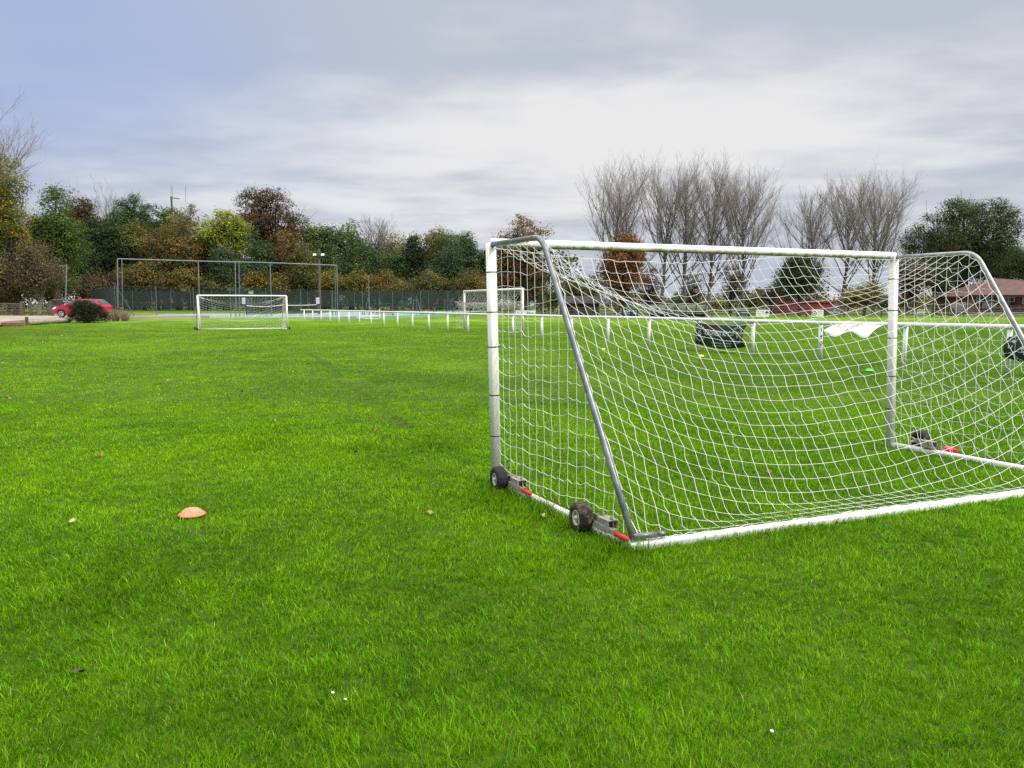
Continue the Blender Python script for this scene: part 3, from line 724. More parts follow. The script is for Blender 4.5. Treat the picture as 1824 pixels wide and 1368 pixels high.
def crest(mb, S, cx, cy, r, mi=0):
    ring_text(mb, S, cx, cy, r, 'CROPREDY', 0.11, math.pi * 0.98, 0.02, mi)
    ring_text(mb, S, cx, cy, r, 'FOOTBALL', 0.095, math.pi * 1.15, math.pi * 1.85, mi)
    def stroke(x0, y0, x1, y1, w_):
        d = Vector((x1 - x0, y1 - y0)); n = Vector((-d.y, d.x)).normalized() * w_ / 2
        mb.add([S(x0 - n.x, y0 - n.y), S(x1 - n.x, y1 - n.y), S(x1 + n.x, y1 + n.y), S(x0 + n.x, y0 + n.y)], [(0, 1, 2, 3)], mi)
    k = r * 0.5
    stroke(cx - k * .7, cy - k * .1, cx + k * .5, cy + k, k * .16); stroke(cx - k * .5, cy + k, cx + k * .6, cy - k * .2, k * .16)
    for q in range(5): stroke(cx - k * .6 + q * k * .25, cy - k * .35 - (q % 2) * k * .2, cx - k * .4 + q * k * .25, cy - k * .25, k * .16)
    stroke(cx - k * .4, cy - k * .75, cx + k * .4, cy - k * .75, k * .14)
def banners():
    Z = Vector((0, 0, 1))
    def frame(p, q):
        d = (q - p); n = d.cross(Z).normalized()
        if n.dot(-p) < 0: n = -n
        return d, n
    # dark green club banner
    p, q = RAILP[20], RAILP[21]; d, n = frame(p, q); Ln = d.length
    root = thing('banner', 'dark green club banner lettered in white hanging from the white rail', 'banner', p, 'banners on the rail')
    def S0(x, y, off=0.0):                        # x along 0..Ln, y below rail
        s = x / Ln; sag = 0.10 * (1 - s) * y / 0.8 + 0.02 * math.sin(s * 9)
        bul = 0.16 * math.sin(math.pi * min(max(y / 0.85, 0), 1)) * (0.4 + 0.6 * s) * 0.7 + 0.03 * math.sin(s * 11 + y * 3)
        hz = 1.0 - y - 0.035 * math.sin(math.pi * s)
        taper = 0.10 + 0.08 * math.cos(math.pi * s)
        return p + d * (0.02 + s * 0.93) + n * (0.05 + bul + off) + Z * hz + (q - p).normalized() * (-0.12 * math.sin(math.pi * min(y / .8, 1)) * (s > 0.8) * (s - .8) * 5)
    b = MB(); b.grid(lambda a, c: S0(a * Ln, 0.03 + c * (0.74 + 0.08 * math.sin(a * 3.1))), 24, 10, thick=0.004); cloth = b.build('sheet', M['banner'], root, True)
    t = MB(); ss = lambda x, y: S0(x, 0.42 - y, 0.012)
    vs, fs = text_geo('CROPREDY A.F.C.', 0.235); wdt = max(v[0] for v in vs) - min(v[0] for v in vs); k = 1.36 / wdt
    t.add([ss(Ln * 0.475 + x * k, 0.06 + y) for x, y, _ in vs], fs)
    t.build('lettering', M['printwhite'], cloth); t = MB()
    vs, fs = text_geo('PLAYING FOR THE PRIDE', 0.075); t.add([ss(Ln * 0.53 + x * 1.2, -0.26 + y) for x, y, _ in vs], fs)
    t.build('lettering', M['printwhite'], cloth); t = MB()
    vs, fs = text_geo('OF THE VILLAGE SINCE', 0.055); t.add([ss(Ln * 0.53 + x * 1.6, -0.35 + y) for x, y, _ in vs], fs)
    t.build('lettering', M['printwhite'], cloth)
    for cx_ in (0.105, 0.86): t = MB(); crest(t, ss, Ln * cx_, 0.025, 0.24); t.build('crest', M['printwhite'], cloth)
    for y_, z_ in ((.76, .3), (.05, .98)): tie = MB(); tie.tube([S0(Ln * .98, y_), q + Z * z_], 0.008, 5); tie.build('tie', M['black'], root)
    # white banner blown up by the wind
    p, q = RAILP[22], RAILP[23]; d, n = frame(p, q); Ln = d.length
    root = thing('banner', 'white banner with gold lettering blown up under the white rail', 'banner', p, 'banners on the rail')
    def S1(x, y, off=0.0):                        # y 0 at the rail .. 0.9 free edge, lifted towards the camera
        s = x; e = y / 0.9
        lift = 0.24 + 0.045 * math.sin(s * 9.5 - 1.0)
        return p + d * (0.29 + 0.50 * s - 0.10 * e * (1 - s) - 0.06 * e * s) + n * (0.06 + 0.42 * e) + Z * (1.02 - 0.04 * e - lift * e * e * 0.9 - 0.045 * e * math.sin(s * 9.5 - 1.0) + off)
    b = MB(); b.grid(lambda a, c: S1(a, c * 0.9), 30, 8, thick=0.004); cloth = b.build('sheet', M['bannerwhite'], root, True)
    t = MB()
    vs, fs = text_geo('gilks', 0.62); mx = max(abs(v[0]) for v in vs)
    t.add([S1(0.30 - 0.27 * x / mx, 0.36 + y * 0.95, 0.012) for x, y, _ in vs], [tuple(reversed(f)) for f in fs])
    t.build('lettering', M['gold'], cloth); t = MB()
    for k in range(16):
        th = k * math.pi / 15 * 1.5; th2 = (k + 1) * math.pi / 15 * 1.5; c0, c1 = (0.50, 0.52), 0.20
        t.add([S1(0.5 + r_ * .45 * math.cos(a_), 0.5 + r_ * math.sin(a_), 0.012) for r_, a_ in ((.20, th), (.27, th), (.27, th2), (.20, th2))], [(0, 1, 2, 3)])
    t.build('swirl', M['gold'], cloth); t = MB()
    for k in range(14):
        th = 0.3 + k * 0.2; th2 = th + 0.2
        t.add([S1(0.66 + r_ * .45 * math.cos(a_), 0.35 + r_ * .7 * math.sin(a_), 0.012) for r_, a_ in ((.18, th), (.22, th), (.22, th2), (.18, th2))], [(0, 1, 2, 3)])
    t.build('swirl', M['gold'], cloth)
    # green banner cut by the right edge of the photo
    p, q = RAILP[24], RAILP[25]; d, n = frame(p, q); Ln = d.length
    root = thing('banner', 'dark green banner with white ring lettering at the right edge of the rail', 'banner', p, 'banners on the rail')
    def S2(x, y, off=0.0):
        s = x / Ln; rag = 0.20 * math.exp(-s * 9) * (1 - abs(y - 0.42) / 0.5)
        return p + d * (0.07 + 0.9 * s - 0.07 * math.exp(-s * 6) * math.sin(math.pi * min(y / .85, 1))) + n * (0.06 + 0.12 * math.sin(math.pi * min(y / .85, 1)) + off) + Z * (1.0 - y - 0.03 * math.sin(s * 6))
    b = MB(); b.grid(lambda a, c: S2(a * Ln, (0.14 + 0.0 * a) * max(0, 1 - a * 4) * (1 - c) + c * (0.62 + 0.22 * min(1, a * 3)) + 0.02), 24, 10, thick=0.004); cloth = b.build('sheet', M['banner'], root, True)
    t = MB(); ss = lambda x, y: S2(x, 0.42 - y, 0.014); crest(t, ss, 0.42, 0.02, 0.30); t.build('crest', M['printwhite'], cloth); t = MB()
    vs, fs = text_geo('CROPREDY', 0.26); t.add([ss(1.55 + x, 0.05 + y) for x, y, _ in vs], fs); t.build('lettering', M['printwhite'], cloth)
    tie = MB(); tie.tube([p + Z * 0.38 - d * .02 + n * .05, p + Z * .38 + d * .03 + n * .07, S2(0.2, .62)], 0.010, 5); tie.build('tie', M['black'], root)
banners()

# ------------------------------------------------------------------ training markers, leaves
def marker(label, u, v, m, z=0.0, sc=1.0, grp='marker discs on the grass', rag=True):
    c = G(u, v); b = MB(); r0 = 0.098 * sc
    b.lathe([(0.0001, 0.046), (r0 * .18, 0.049), (r0 * .30, 0.048), (r0 * .50, 0.039), (r0 * .80, 0.018), (r0, 0.004), (r0 * .99, 0.000), (r0 * .78, 0.020), (r0 * .52, 0.043), (r0 * .28, 0.047)], c + Vector((0, 0, z)), (0, 0, 1), 40)
    o = b.build('marker_disc', m, None, True, origin=c); set_props(o, label, 'marker disc', grp)
marker('orange marker disc alone on the near left grass', 342, 921, M['orange'], 0.020, 1.0)
marker('green marker disc on the grass seen through the goal net', 1548, 662, M['greenplastic'], 0.02)
marker('red marker disc on the grass behind the far goal wheel', 1690, 806, M['redplastic'], 0.015, 0.9)
marker('yellow marker disc on the grass before the club banner', 1249, 636, M['yellowplastic'], 0.02)
marker('small yellow marker disc on grass between two rail posts', 1075, 623, M['yellowplastic'], 0.01, 0.8)
LEAFM = [mat('leaf_' + k, c, 0.7, var=v, vscale=30) for k, c, v in (('tan', (0.42, 0.24, 0.10), (0.28, 0.14, 0.06)), ('pale', (0.55, 0.45, 0.26), (0.40, 0.30, 0.16)), ('rust', (0.30, 0.11, 0.04), (0.20, 0.08, 0.03)), ('dark', (0.07, 0.05, 0.03), (0.10, 0.07, 0.04)))]
LEAFW = ['tan', 'pale', 'rust brown', 'dark brown']
def leaf_mesh(k):
    b = MB(); n = 11; pts = []
    for i in range(n):
        th = 2 * math.pi * i / n; r = 0.042 * (1.0 if i % 2 == 0 else 0.55) * random.uniform(0.8, 1.15)
        pts.append(Vector((r * math.cos(th) * 1.25, r * math.sin(th), 0.014 * math.sin(th * 2 + k) + 0.012)))
    b.add([Vector((0, 0, 0.004))] + pts, [(0, i + 1, (i + 1) % n + 1) for i in range(n)])
    b.tube([(0.03, 0, .01), (0.075, 0.01, .018)], 0.0016, 4)
    return b
leaf_protos = []
for k in range(4):
    o = leaf_mesh(k).build('fallen_leaf', LEAFM[k]); leaf_protos.append(o)
leaf_spots = [(490, 725, 0), (488, 753, 1), (522, 664, 1), (517, 661, 0), (680, 770, 2), (667, 771, 2), (768, 919, 0), (128, 936, 1), (140, 1208, 3), (250, 752, 3), (230, 648, 0), (243, 638, 1), (171, 579, 1), (96, 619, 0), (300, 680, 1), (285, 705, 1), (405, 625, 3), (130, 680, 1), (60, 755, 3), (1010, 738, 2), (1368, 846, 2), (897, 868, 0), (965, 925, 1), (655, 724, 3), (820, 644, 1), (790, 632, 2), (590, 690, 1), (560, 648, 3), (635, 810, 3), (430, 700, 3), (120, 800, 2), (180, 815, 2), (15, 712, 0), (5, 648, 1), (60, 602, 0), (75, 610, 1), (40, 606, 2), (85, 604, 0), (28, 618, 0), (52, 615, 1), (110, 600, 1), (670, 588, 0), (800, 598, 0), (745, 590, 1), (700, 575, 1), (172, 591, 1), (1200, 720, 3), (1400, 735, 3), (1655, 735, 3)]
for i, (u, v, k) in enumerate(leaf_spots):
    c = G(u, v); o = leaf_protos[k] if i in (0, 1, 4, 8) else leaf_protos[k].copy()
    if i not in (0, 1, 4, 8): COL.objects.link(o)
    o.location = (c.x, c.y, float(zt(c.x, c.y)) + 0.026); o.rotation_euler = (random.uniform(-.3, .3), random.uniform(-.3, .3), random.random() * 6.28); s = random.uniform(0.6, 0.95) * (1.3 if c.y > 25 else 1.0); o.scale = (s, s, s)
    set_props(o, LEAFW[k] + ' fallen leaf lying loose on the short grass', 'leaf', LEAFW[k] + ' fallen leaves on the pitch')
b = MB(); c = G(912, 868) + Vector((0, 0, 0.075))
for k in range(3): b.box(c + Vector((0.03 * k - .02, -0.02 * k, 0.012 * (k % 2))), (0.10, 0.055, 0.006), rot=Matrix.Rotation(0.5 + k, 3, 'Z') @ Matrix.Rotation(0.5 * k - .4, 3, 'Y'))
set_props(b.build('fallen_leaf', LEAFM[0], None, origin=c), 'curled orange brown leaf caught behind the near goal wheel', 'leaf')
def daisies():
    fl = None
    for i, (u, v) in enumerate([(1373, 1314), (590, 1246), (611, 1260), (435, 965), (730, 950)]):
        c = G(u, v)
        if fl is None:
            b = MB()
            for k in range(9):
                th = k * 2 * math.pi / 9; e = Vector((math.cos(th), math.sin(th), 0)); q = Vector((-e.y, e.x, 0)) * 0.0028
                b.add([e * .003 + Vector((0, 0, .031)) - q, e * .0062 + Vector((0, 0, .034)) - q, e * .0062 + Vector((0, 0, .034)) + q, e * .003 + Vector((0, 0, .031)) + q], [(0, 1, 2, 3)])
            b.tube([(0, 0, 0), (0, 0, .030)], 0.0010, 4, mi=1); b.lathe([(0.0001, .035), (.0026, .033), (.0026, .030)], (0, 0, 0), (0, 0, 1), 8, mi=2)
            fl = b.build('daisy', [M['bannerwhite'], M['stemgreen'], M['yellowplastic']]); o = fl
        else: o = fl.copy(); COL.objects.link(o)
        o.location = c; o.rotation_euler = (0.3, 0, i); set_props(o, 'tiny white daisy growing in the short grass', 'daisy', 'daisies in the grass')
daisies()
#@@PART2@@
# ------------------------------------------------------------------ trees
PAL = {
 'green':   [((0.052, 0.082, 0.018), 5), ((0.075, 0.105, 0.020), 3), ((0.034, 0.058, 0.018), 3)],
 'ash':     [((0.036, 0.064, 0.024), 5), ((0.052, 0.082, 0.028), 3), ((0.026, 0.048, 0.019), 3)],
 'dark':    [((0.018, 0.031, 0.014), 5), ((0.025, 0.040, 0.016), 3), ((0.028, 0.037, 0.014), 2)],
 'blue':    [((0.036, 0.058, 0.030), 5), ((0.048, 0.072, 0.036), 2), ((0.028, 0.047, 0.024), 3)],
 'yellow':  [((0.150, 0.170, 0.022), 5), ((0.105, 0.140, 0.022), 4), ((0.200, 0.190, 0.030), 2)],
 'olive':   [((0.080, 0.084, 0.026), 5), ((0.105, 0.096, 0.030), 3), ((0.050, 0.064, 0.022), 4)],
 'brown':   [((0.060, 0.038, 0.020), 5), ((0.085, 0.046, 0.022), 3), ((0.038, 0.034, 0.018), 4)],
 'oakbrown':[((0.105, 0.058, 0.026), 5), ((0.140, 0.070, 0.028), 3), ((0.060, 0.056, 0.022), 4)],
 'orange':  [((0.105, 0.070, 0.026), 5), ((0.080, 0.070, 0.024), 5), ((0.150, 0.088, 0.028), 2), ((0.050, 0.060, 0.020), 4)],
 'gold':    [((0.185, 0.125, 0.026), 4), ((0.105, 0.092, 0.024), 5), ((0.055, 0.066, 0.022), 5)],
 'beech':   [((0.105, 0.046, 0.018), 5), ((0.080, 0.038, 0.018), 4), ((0.145, 0.066, 0.020), 2)],
 'red':     [((0.072, 0.046, 0.027), 5), ((0.060, 0.048, 0.026), 4), ((0.040, 0.046, 0.022), 4)],
 'pale':    [((0.150, 0.145, 0.070), 4), ((0.090, 0.100, 0.044), 4), ((0.190, 0.175, 0.085), 2)],
 'sycamore':[((0.062, 0.084, 0.018), 6), ((0.250, 0.155, 0.022), 3), ((0.120, 0.110, 0.020), 3), ((0.040, 0.062, 0.018), 3)],
 'scrub':   [((0.075, 0.058, 0.038), 6), ((0.055, 0.052, 0.030), 4), ((0.220, 0.150, 0.030), 1)],
 'oakgreen':[((0.026, 0.046, 0.016), 5), ((0.036, 0.054, 0.018), 4), ((0.055, 0.050, 0.020), 3)],
 'bush':    [((0.020, 0.024, 0.013), 6), ((0.027, 0.030, 0.017), 4), ((0.032, 0.014, 0.012), 1)],
 'yew':     [((0.020, 0.034, 0.014), 5), ((0.034, 0.046, 0.017), 3), ((0.050, 0.055, 0.022), 1)],
}
def leaf_cloud(cen, rad, per, size, pal, rs, stretch=(1, 1, 0.75), outw=None):
    K = len(cen); cols = np.array([c for c, _ in PAL[pal]]); wts = np.array([q for _, q in PAL[pal]], float); wts /= wts.sum()
    cols = cols * 1.62
    base = cols[rs.choice(len(cols), K, p=wts)] * (1 + 0.26 * rs.randn(K, 1)).clip(0.45, 1.7)
    idx = np.repeat(np.arange(K), per); n = len(idx)
    off = rs.randn(n, 3) * 0.5; off *= np.array(stretch)
    p = cen[idx] + off * rad[idx, None]
    c = base[idx] * (1 + 0.22 * rs.randn(n, 1)).clip(0.45, 1.7)
    other = rs.rand(n) < 0.15; c[other] = cols[rs.choice(len(cols), other.sum(), p=wts)]
    nrm = rs.randn(n, 3) * (0.55 if outw is not None else 1.0) + np.array([0, 0, 0.45])
    if outw is not None: nrm += 0.95 * outw[idx] + 0.35 * off
    nrm /= np.linalg.norm(nrm, axis=1, keepdims=True)
    t = np.cross(nrm, rs.randn(n, 3)); t /= np.linalg.norm(t, axis=1, keepdims=True) + 1e-9; b = np.cross(nrm, t)
    s = size * (0.55 + 0.75 * rs.rand(n, 1))
    V = np.stack([p - t * s * .62, p - b * s * 0.40, p + t * s * .62, p + b * s * 0.40], 1)
    V[:, 1] += nrm * s * 0.1; V[:, 3] += nrm * s * 0.1
    Qd = np.arange(n * 4).reshape(n, 4)
    return V.reshape(-1, 3), Qd, np.repeat(c, 4, 0)
def grow(par, rad, n, tlo, thi, ang, length, lvar, trop, S, rs, r0, r1, power=1.0):
    """children branching off parent polylines (K,S,3)"""
    K, SP, _ = par.shape
    k = np.repeat(np.arange(K), n); m = len(k)
    t = tlo + (thi - tlo) * ((np.tile(np.arange(n), K) + rs.rand(m)) / n) ** power
    f = t * (SP - 1); i = np.minimum(f.astype(int), SP - 2); fr = (f - i)[:, None]
    p = par[k, i] * (1 - fr) + par[k, i + 1] * fr; tg = par[k, i + 1] - par[k, i]; tg /= np.linalg.norm(tg, axis=1, keepdims=True) + 1e-9
    rb = rad[k, i] * (1 - fr[:, 0]) + rad[k, i + 1] * fr[:, 0]
    az = (np.tile(np.arange(n), K) * 2.399 + rs.rand(m) * 1.2 + k * 1.7)
    h = np.stack([np.cos(az), np.sin(az), np.zeros(m)], 1); h -= (h * tg).sum(1, keepdims=True) * tg; h /= np.linalg.norm(h, axis=1, keepdims=True) + 1e-9
    a = ang * (1 + 0.25 * rs.randn(m))[:, None]
    d = tg * np.cos(a) + h * np.sin(a)
    L_ = length(t) if callable(length) else length
    L_ = L_ * (1 + lvar * rs.randn(m)).clip(0.35, 1.6)
    out = np.zeros((m, S, 3)); out[:, 0] = p; cur = p.copy()
    for s in range(1, S):
        d = d + np.array([0, 0, trop]) / (S - 1) + rs.randn(m, 3) * 0.10; d /= np.linalg.norm(d, axis=1, keepdims=True)
        cur = cur + d * (L_ / (S - 1))[:, None]; out[:, s] = cur
    rr = np.minimum(rb * 0.75, r0)[:, None] * np.linspace(1, 0, S)[None, :] + r1 * np.linspace(0, 1, S)[None, :]
    return out, rr
def place(u, vtop, Y):
    x = (u - 912) / F * Y; z0 = float(zt(x, Y)); return Vector((x, Y, z0)), P(u, vtop, Y).z
TREE_I = [0]
def tree(name, label, u, vtop, vbot, hw, Y, pal, shape='round', dens=1.0, leaf=0.24, nl=16, lobes=0.42, group=None, cat='tree', trunk=True, clump=0.62, bark='bark', gold=0.0):
    TREE_I[0] += 1; rs = np.random.RandomState(100 + TREE_I[0])
    if 140 < u < 900 and Y > 80: Y += 24; leaf *= 1.12; hw *= 1.16
    b, zt_ = place(u, vtop, Y); zb = max(P(u, vbot, Y).z, b.z + 0.15); rx = hw / F * Y; rz = (zt_ - zb) / 2; c = np.array([b.x, b.y, (zt_ + zb) / 2])
    root = thing(name, label, cat, b, group)
    dirs = rs.randn(nl, 3); dirs /= np.linalg.norm(dirs, axis=1, keepdims=True)
    e = np.array([rx, rx * 0.85, rz])
    lob = lobes * (0.75 + 0.5 * rs.rand(nl)); lc = c + dirs * e * (1.0 - lob[:, None] * 0.95) * (0.72 + 0.28 * rs.rand(nl, 1))
    lc = np.vstack([lc, c[None], c[None] - np.array([[0, 0, rz * .35]])]); lob = np.append(lob, [0.5, 0.5])
    if shape == 'cone':
        k = 1 - 0.72 * ((lc[:, 2] - zb) / (2 * rz)).clip(0, 1); lc[:, :2] = c[:2] + (lc[:, :2] - c[:2]) * k[:, None] * 1.25; lob = lob * (0.45 + 0.6 * k)
    if shape == 'column':
        lc[:, :2] = c[:2] + (lc[:, :2] - c[:2]) * 1.1; lob = lob * 0.8
    lr = lob[:, None] * np.array([[rx, rx * .85, min(rz, rx * 1.25)]])
    area = 4 * rx * rz * 3.14 / 4; per = 26; leaf *= 0.82
    K = int(dens * area * 4.6 / (leaf * leaf * 0.5) / per); K = max(40, min(K, 3000))
    li = rs.choice(len(lc), K, p=(lob ** 2) / (lob ** 2).sum())
    dv = rs.randn(K, 3) + np.array([0, -0.25, 0.35]); dv /= np.linalg.norm(dv, axis=1, keepdims=True)
    cen = lc[li] + dv * lr[li] * (0.45 + 0.60 * rs.rand(K, 1) ** 0.5)
    cen[:, 2] = np.maximum(cen[:, 2], b.z + 0.25)
    V, Qd, cc = leaf_cloud(cen, np.full(K, clump * (0.7 + 0.6)) * (0.6 + 0.7 * rs.rand(K)), per, leaf, pal, rs, outw=dv)
    V[:, 2] = np.maximum(V[:, 2], b.z + 0.03)
    if trunk:
        tr = max(0.12, 0.028 * (zt_ - b.z)); fork = np.array([b.x, b.y, zb + rz * 0.45])
        S = 7; t = np.linspace(0, 1, S)[:, None]
        tp = np.array(b)[None] * (1 - t) + (fork + rs.randn(3) * [.3, .3, 0])[None] * t; tp[1:-1] += rs.randn(S - 2, 3) * 0.06; tp[0, 2] -= 0.15
        nb = NB(); nb.add(*tubes_np(tp[None], (tr * (1.25 - 0.6 * t[:, 0]))[None], 9))
        m = len(lc); t5 = np.linspace(0, 1, 5)[None, :, None]; st = tp[3][None] + (tp[-1] - tp[3])[None] * rs.rand(m, 1)
        br = st[:, None] * (1 - t5) + lc[:, None] * t5; br[:, 1:4, 2] += 0.12 * rz * np.sin(np.pi * t5[:, 1:4, 0]); br[:, 1:4] += rs.randn(m, 3, 3) * 0.12
        nb.add(*tubes_np(br, np.linspace(tr * .5, 0.03, 5)[None].repeat(m, 0), 5))
        g2, r2 = grow(br, np.linspace(tr * .5, 0.03, 5)[None].repeat(m, 0), 4, 0.45, 1.0, 0.7, rx * 0.42, 0.3, 0.3, 4, rs, 0.06, 0.02); nb.add(*tubes_np(g2, r2, 3))
        nb.build('trunk', M[bark], root)
    np_mesh('crown', V, [Qd], M['leaf'], root, col=cc)
    return root
def bare_tree(name, label, u, vtop, hw, Y, bark='greybark', group=None, n1=26, n2=9, n3=5, fan=0.52, clear=0.16, leafy_=None, seed=None, lean=0.0, twig_r=0.016, trop=0.75):
    TREE_I[0] += 1; rs = np.random.RandomState(seed or (500 + TREE_I[0]))
    b, top = place(u, vtop, Y); H = top - b.z; rx = hw / F * Y
    root = thing(name, label, 'tree', b, group)
    S = 12; t = np.linspace(0, 1, S)[:, None]; tp = np.array(b)[None] + np.array([lean * H, 0, H * 0.74])[None] * t; tp[1:, :2] += np.cumsum(rs.randn(S - 1, 2) * H * 0.004, 0); tp[0, 2] -= 0.1
    tr = 0.0125 * H; trad = (tr * (1 - t[:, 0]) ** 0.8 + 0.02)[None]
    nb = NB(); nb.add(*tubes_np(tp[None], trad, 10))
    ln = lambda q: rx * (2.1 - 1.3 * q) + H * 0.20 * (1 - q)
    b1, r1 = grow(tp[None], trad, n1, clear, 0.93, fan, ln, 0.12, trop, 8, rs, tr * 0.36, 0.024); nb.add(*tubes_np(b1, r1, 6)); nb.build('trunk', M[bark], root)
    tw = NB()
    b2, r2 = grow(b1, r1, n2, 0.22, 0.98, 0.42, rx * 0.62, 0.25, 0.55, 5, rs, 0.036, 0.014); tw.add(*tubes_np(b2, r2, 4))
    b3, r3 = grow(b2, r2, n3, 0.2, 1.0, 0.5, rx * 0.26, 0.3, 0.45, 4, rs, 0.018, twig_r); tw.add(*tubes_np(b3, r3, 3))
    b4, r4 = grow(b3, r3, 2, 0.3, 1.0, 0.5, rx * 0.12, 0.3, 0.3, 3, rs, twig_r, twig_r * .7); tw.add(*tubes_np(b4, r4, 3))
    b0, r0 = grow(tp[None], trad, 16, 0.55, 1.0, 0.45, rx * 0.34, 0.2, 0.5, 5, rs, 0.05, 0.02); tw.add(*tubes_np(b0, r0, 4))
    b00, r00 = grow(b0, r0, 6, 0.2, 1.0, 0.45, rx * 0.2, 0.3, 0.4, 4, rs, 0.03, 0.016); tw.add(*tubes_np(b00, r00, 3))
    tw.build('crown', M['twig'] if bark != 'palebark' else M['palebark'], root)
    if leafy_:
        pal, per, size = leafy_; cen = b3[:, -1][rs.rand(len(b3)) < 0.5]
        V, Qd, cc = leaf_cloud(cen, np.full(len(cen), 0.35), per, size, pal, rs); np_mesh('foliage', V, [Qd], M['leaf'], root, col=cc)
    return root
# -- left edge
tree('sycamore_tree', 'green and gold sycamore at the left edge of the photo, behind the field gate', -30, 190, 520, 92, 80, 'sycamore', dens=0.85, leaf=0.17, nl=22, lobes=0.34, clump=0.5)
bare_tree('birch_tree', 'tall bare birch with pale thin twigs rising above the sycamore at the left edge', -30, 150, 84, 88, 'greybark', n1=30, n2=10, n3=6, fan=0.62, clear=0.2, twig_r=0.012)
tree('field_maple_tree', 'low spreading maple bough of gold leaves in front of the big rounded green tree', 35, 352, 455, 42, 79, 'sycamore', dens=0.7, leaf=0.16, nl=10, clump=0.45)
tree('hawthorn_shrub', 'brown leafless hawthorn thicket with scattered gold leaves beside the lamp post', 70, 420, 545, 62, 79, 'scrub', dens=0.8, leaf=0.16, nl=16, cat='shrub', bark='twig')
tree('hawthorn_shrub', 'brown leafless hawthorn thicket hanging over the left end of the timber fence', -20, 440, 545, 62, 77, 'scrub', dens=0.8, leaf=0.16, nl=16, cat='shrub', bark='twig')
tree('ash_tree', 'big rounded green ash tree behind the lamp post', 108, 322, 525, 66, 92, 'green', dens=1.25, leaf=0.21, nl=26, lobes=0.34)
tree('oak_tree', 'small dark russet oak top showing between the rounded ash and the bare treetop', 158, 348, 450, 34, 104, 'brown', dens=1.0)
tree('yew_tree', 'near black yew tree rising behind the red car', 192, 364, 540, 42, 96, 'dark', dens=1.5, nl=18, shape='round')
tree('yew_tree', 'near black yew tree tucked behind the dark tennis court side screen', 150, 430, 545, 40, 92, 'dark', dens=1.3, nl=14)
bare_tree('bare_ash_tree', 'leafless treetop spreading above the wood left of the dark green dome', 208, 344, 50, 142, n1=18, n2=8, n3=5, fan=0.75, clear=0.45)
tree('ash_tree', 'dark green domed ash, tallest green crown above the left end of the pole frame', 248, 337, 470, 48, 110, 'ash', dens=1.4, nl=20, lobes=0.36)
tree('ash_tree', 'green ash crown just left of the antenna mast', 300, 350, 470, 32, 112, 'green', dens=1.2, nl=14)
tree('oak_tree', 'olive brown young oak below the dark green domed ash', 238, 386, 510, 42, 100, 'olive', dens=1.2, nl=18)
tree('oak_tree', 'broad orange brown oak in the middle of the left wood', 322, 378, 515, 58, 97, 'orange', dens=1.2, nl=24, lobes=0.36)
tree('birch_tree', 'thin pale yellow birch top right of the antenna mast', 344, 357, 450, 34, 108, 'pale', dens=0.45, nl=14, bark='palebark', clump=0.5)
tree('holly_tree', 'dark pointed holly between the orange oak and the yellow green tree', 370, 388, 530, 30, 101, 'dark', dens=1.4, shape='cone', nl=16)
tree('willow_tree', 'bright yellow green willow left of the big dark brown oak', 410, 368, 490, 46, 97, 'yellow', dens=1.1, nl=20, lobes=0.36)
tree('holly_tree', 'dark green holly under the bright yellow green willow', 405, 435, 535, 40, 93, 'blue', dens=1.3, nl=14)
tree('oak_tree', 'tall dark brown oak, the highest crown of the wood, standing left of the floodlight pole', 492, 330, 470, 72, 108, 'brown', dens=0.85, nl=26, lobes=0.30, clump=0.6)
tree('ash_tree', 'grey green ash below the left side of the dark brown oak', 472, 402, 525, 33, 95, 'ash', dens=1.1, nl=14)
tree('oak_tree', 'thin grey brown oak below the middle of the tall dark brown oak', 514, 408, 525, 34, 96, 'oakbrown', dens=0.6, nl=14)
tree('elm_tree', 'olive yellow elm just left of the top of the floodlight pole', 543, 424, 525, 30, 93, 'olive', dens=1.1, nl=14)
tree('ash_tree', 'mid green ash rising behind the floodlight pole', 578, 380, 510, 36, 104, 'green', dens=1.0, nl=16)
tree('ash_tree', 'light green ash with thin crown right of the floodlight pole', 628, 386, 500, 38, 106, 'green', dens=0.75, nl=16)
bare_tree('bare_birch_tree', 'bare pale birch with fine twigs above the centre of the wood', 674, 377, 34, 131, 'palebark', n1=18, n2=7, n3=4, fan=0.45, clear=0.3)
tree('birch_tree', 'pale olive thin birch left of the dark spruce', 706, 402, 510, 36, 107, 'pale', dens=0.55, nl=16, bark='palebark')
tree('spruce_tree', 'dark narrow spruce with pointed top in the right half of the wood', 742, 398, 520, 26, 102, 'dark', dens=1.3, shape='cone', nl=22)
tree('elm_tree', 'olive yellow elm crown right of the dark spruce', 785, 402, 490, 36, 108, 'olive', dens=1.1, nl=16)
tree('ash_tree', 'large dark green dome at the right end of the wood', 820, 402, 525, 46, 104, 'ash', dens=1.4, nl=22, lobes=0.36)
tree('holly_tree', 'blue green holly in front of the large dark green dome', 797, 424, 525, 32, 98, 'blue', dens=1.2, nl=16)
tree('ash_tree', 'low dark tree between the large green dome and the near goal post', 866, 438, 530, 30, 106, 'dark', dens=1.3, nl=14)
for (u, vt, hw, lab) in ((655, 432, 46, 'dark green holly below the bare pale birch'), (604, 440, 34, 'dark green holly behind the right end of the ball stop frame'), (700, 440, 36, 'dark green holly below the pale thin birch'), (285, 430, 40, 'dark green holly behind the left part of the ball stop frame'), (345, 440, 36, 'dark green holly behind the far small goal'), (560, 440, 34, 'dark green holly behind the wooden floodlight pole')):
    tree('holly_tree', lab, u, vt, 535, hw, 101, 'ash' if u > 500 else 'dark', dens=1.2, nl=14)
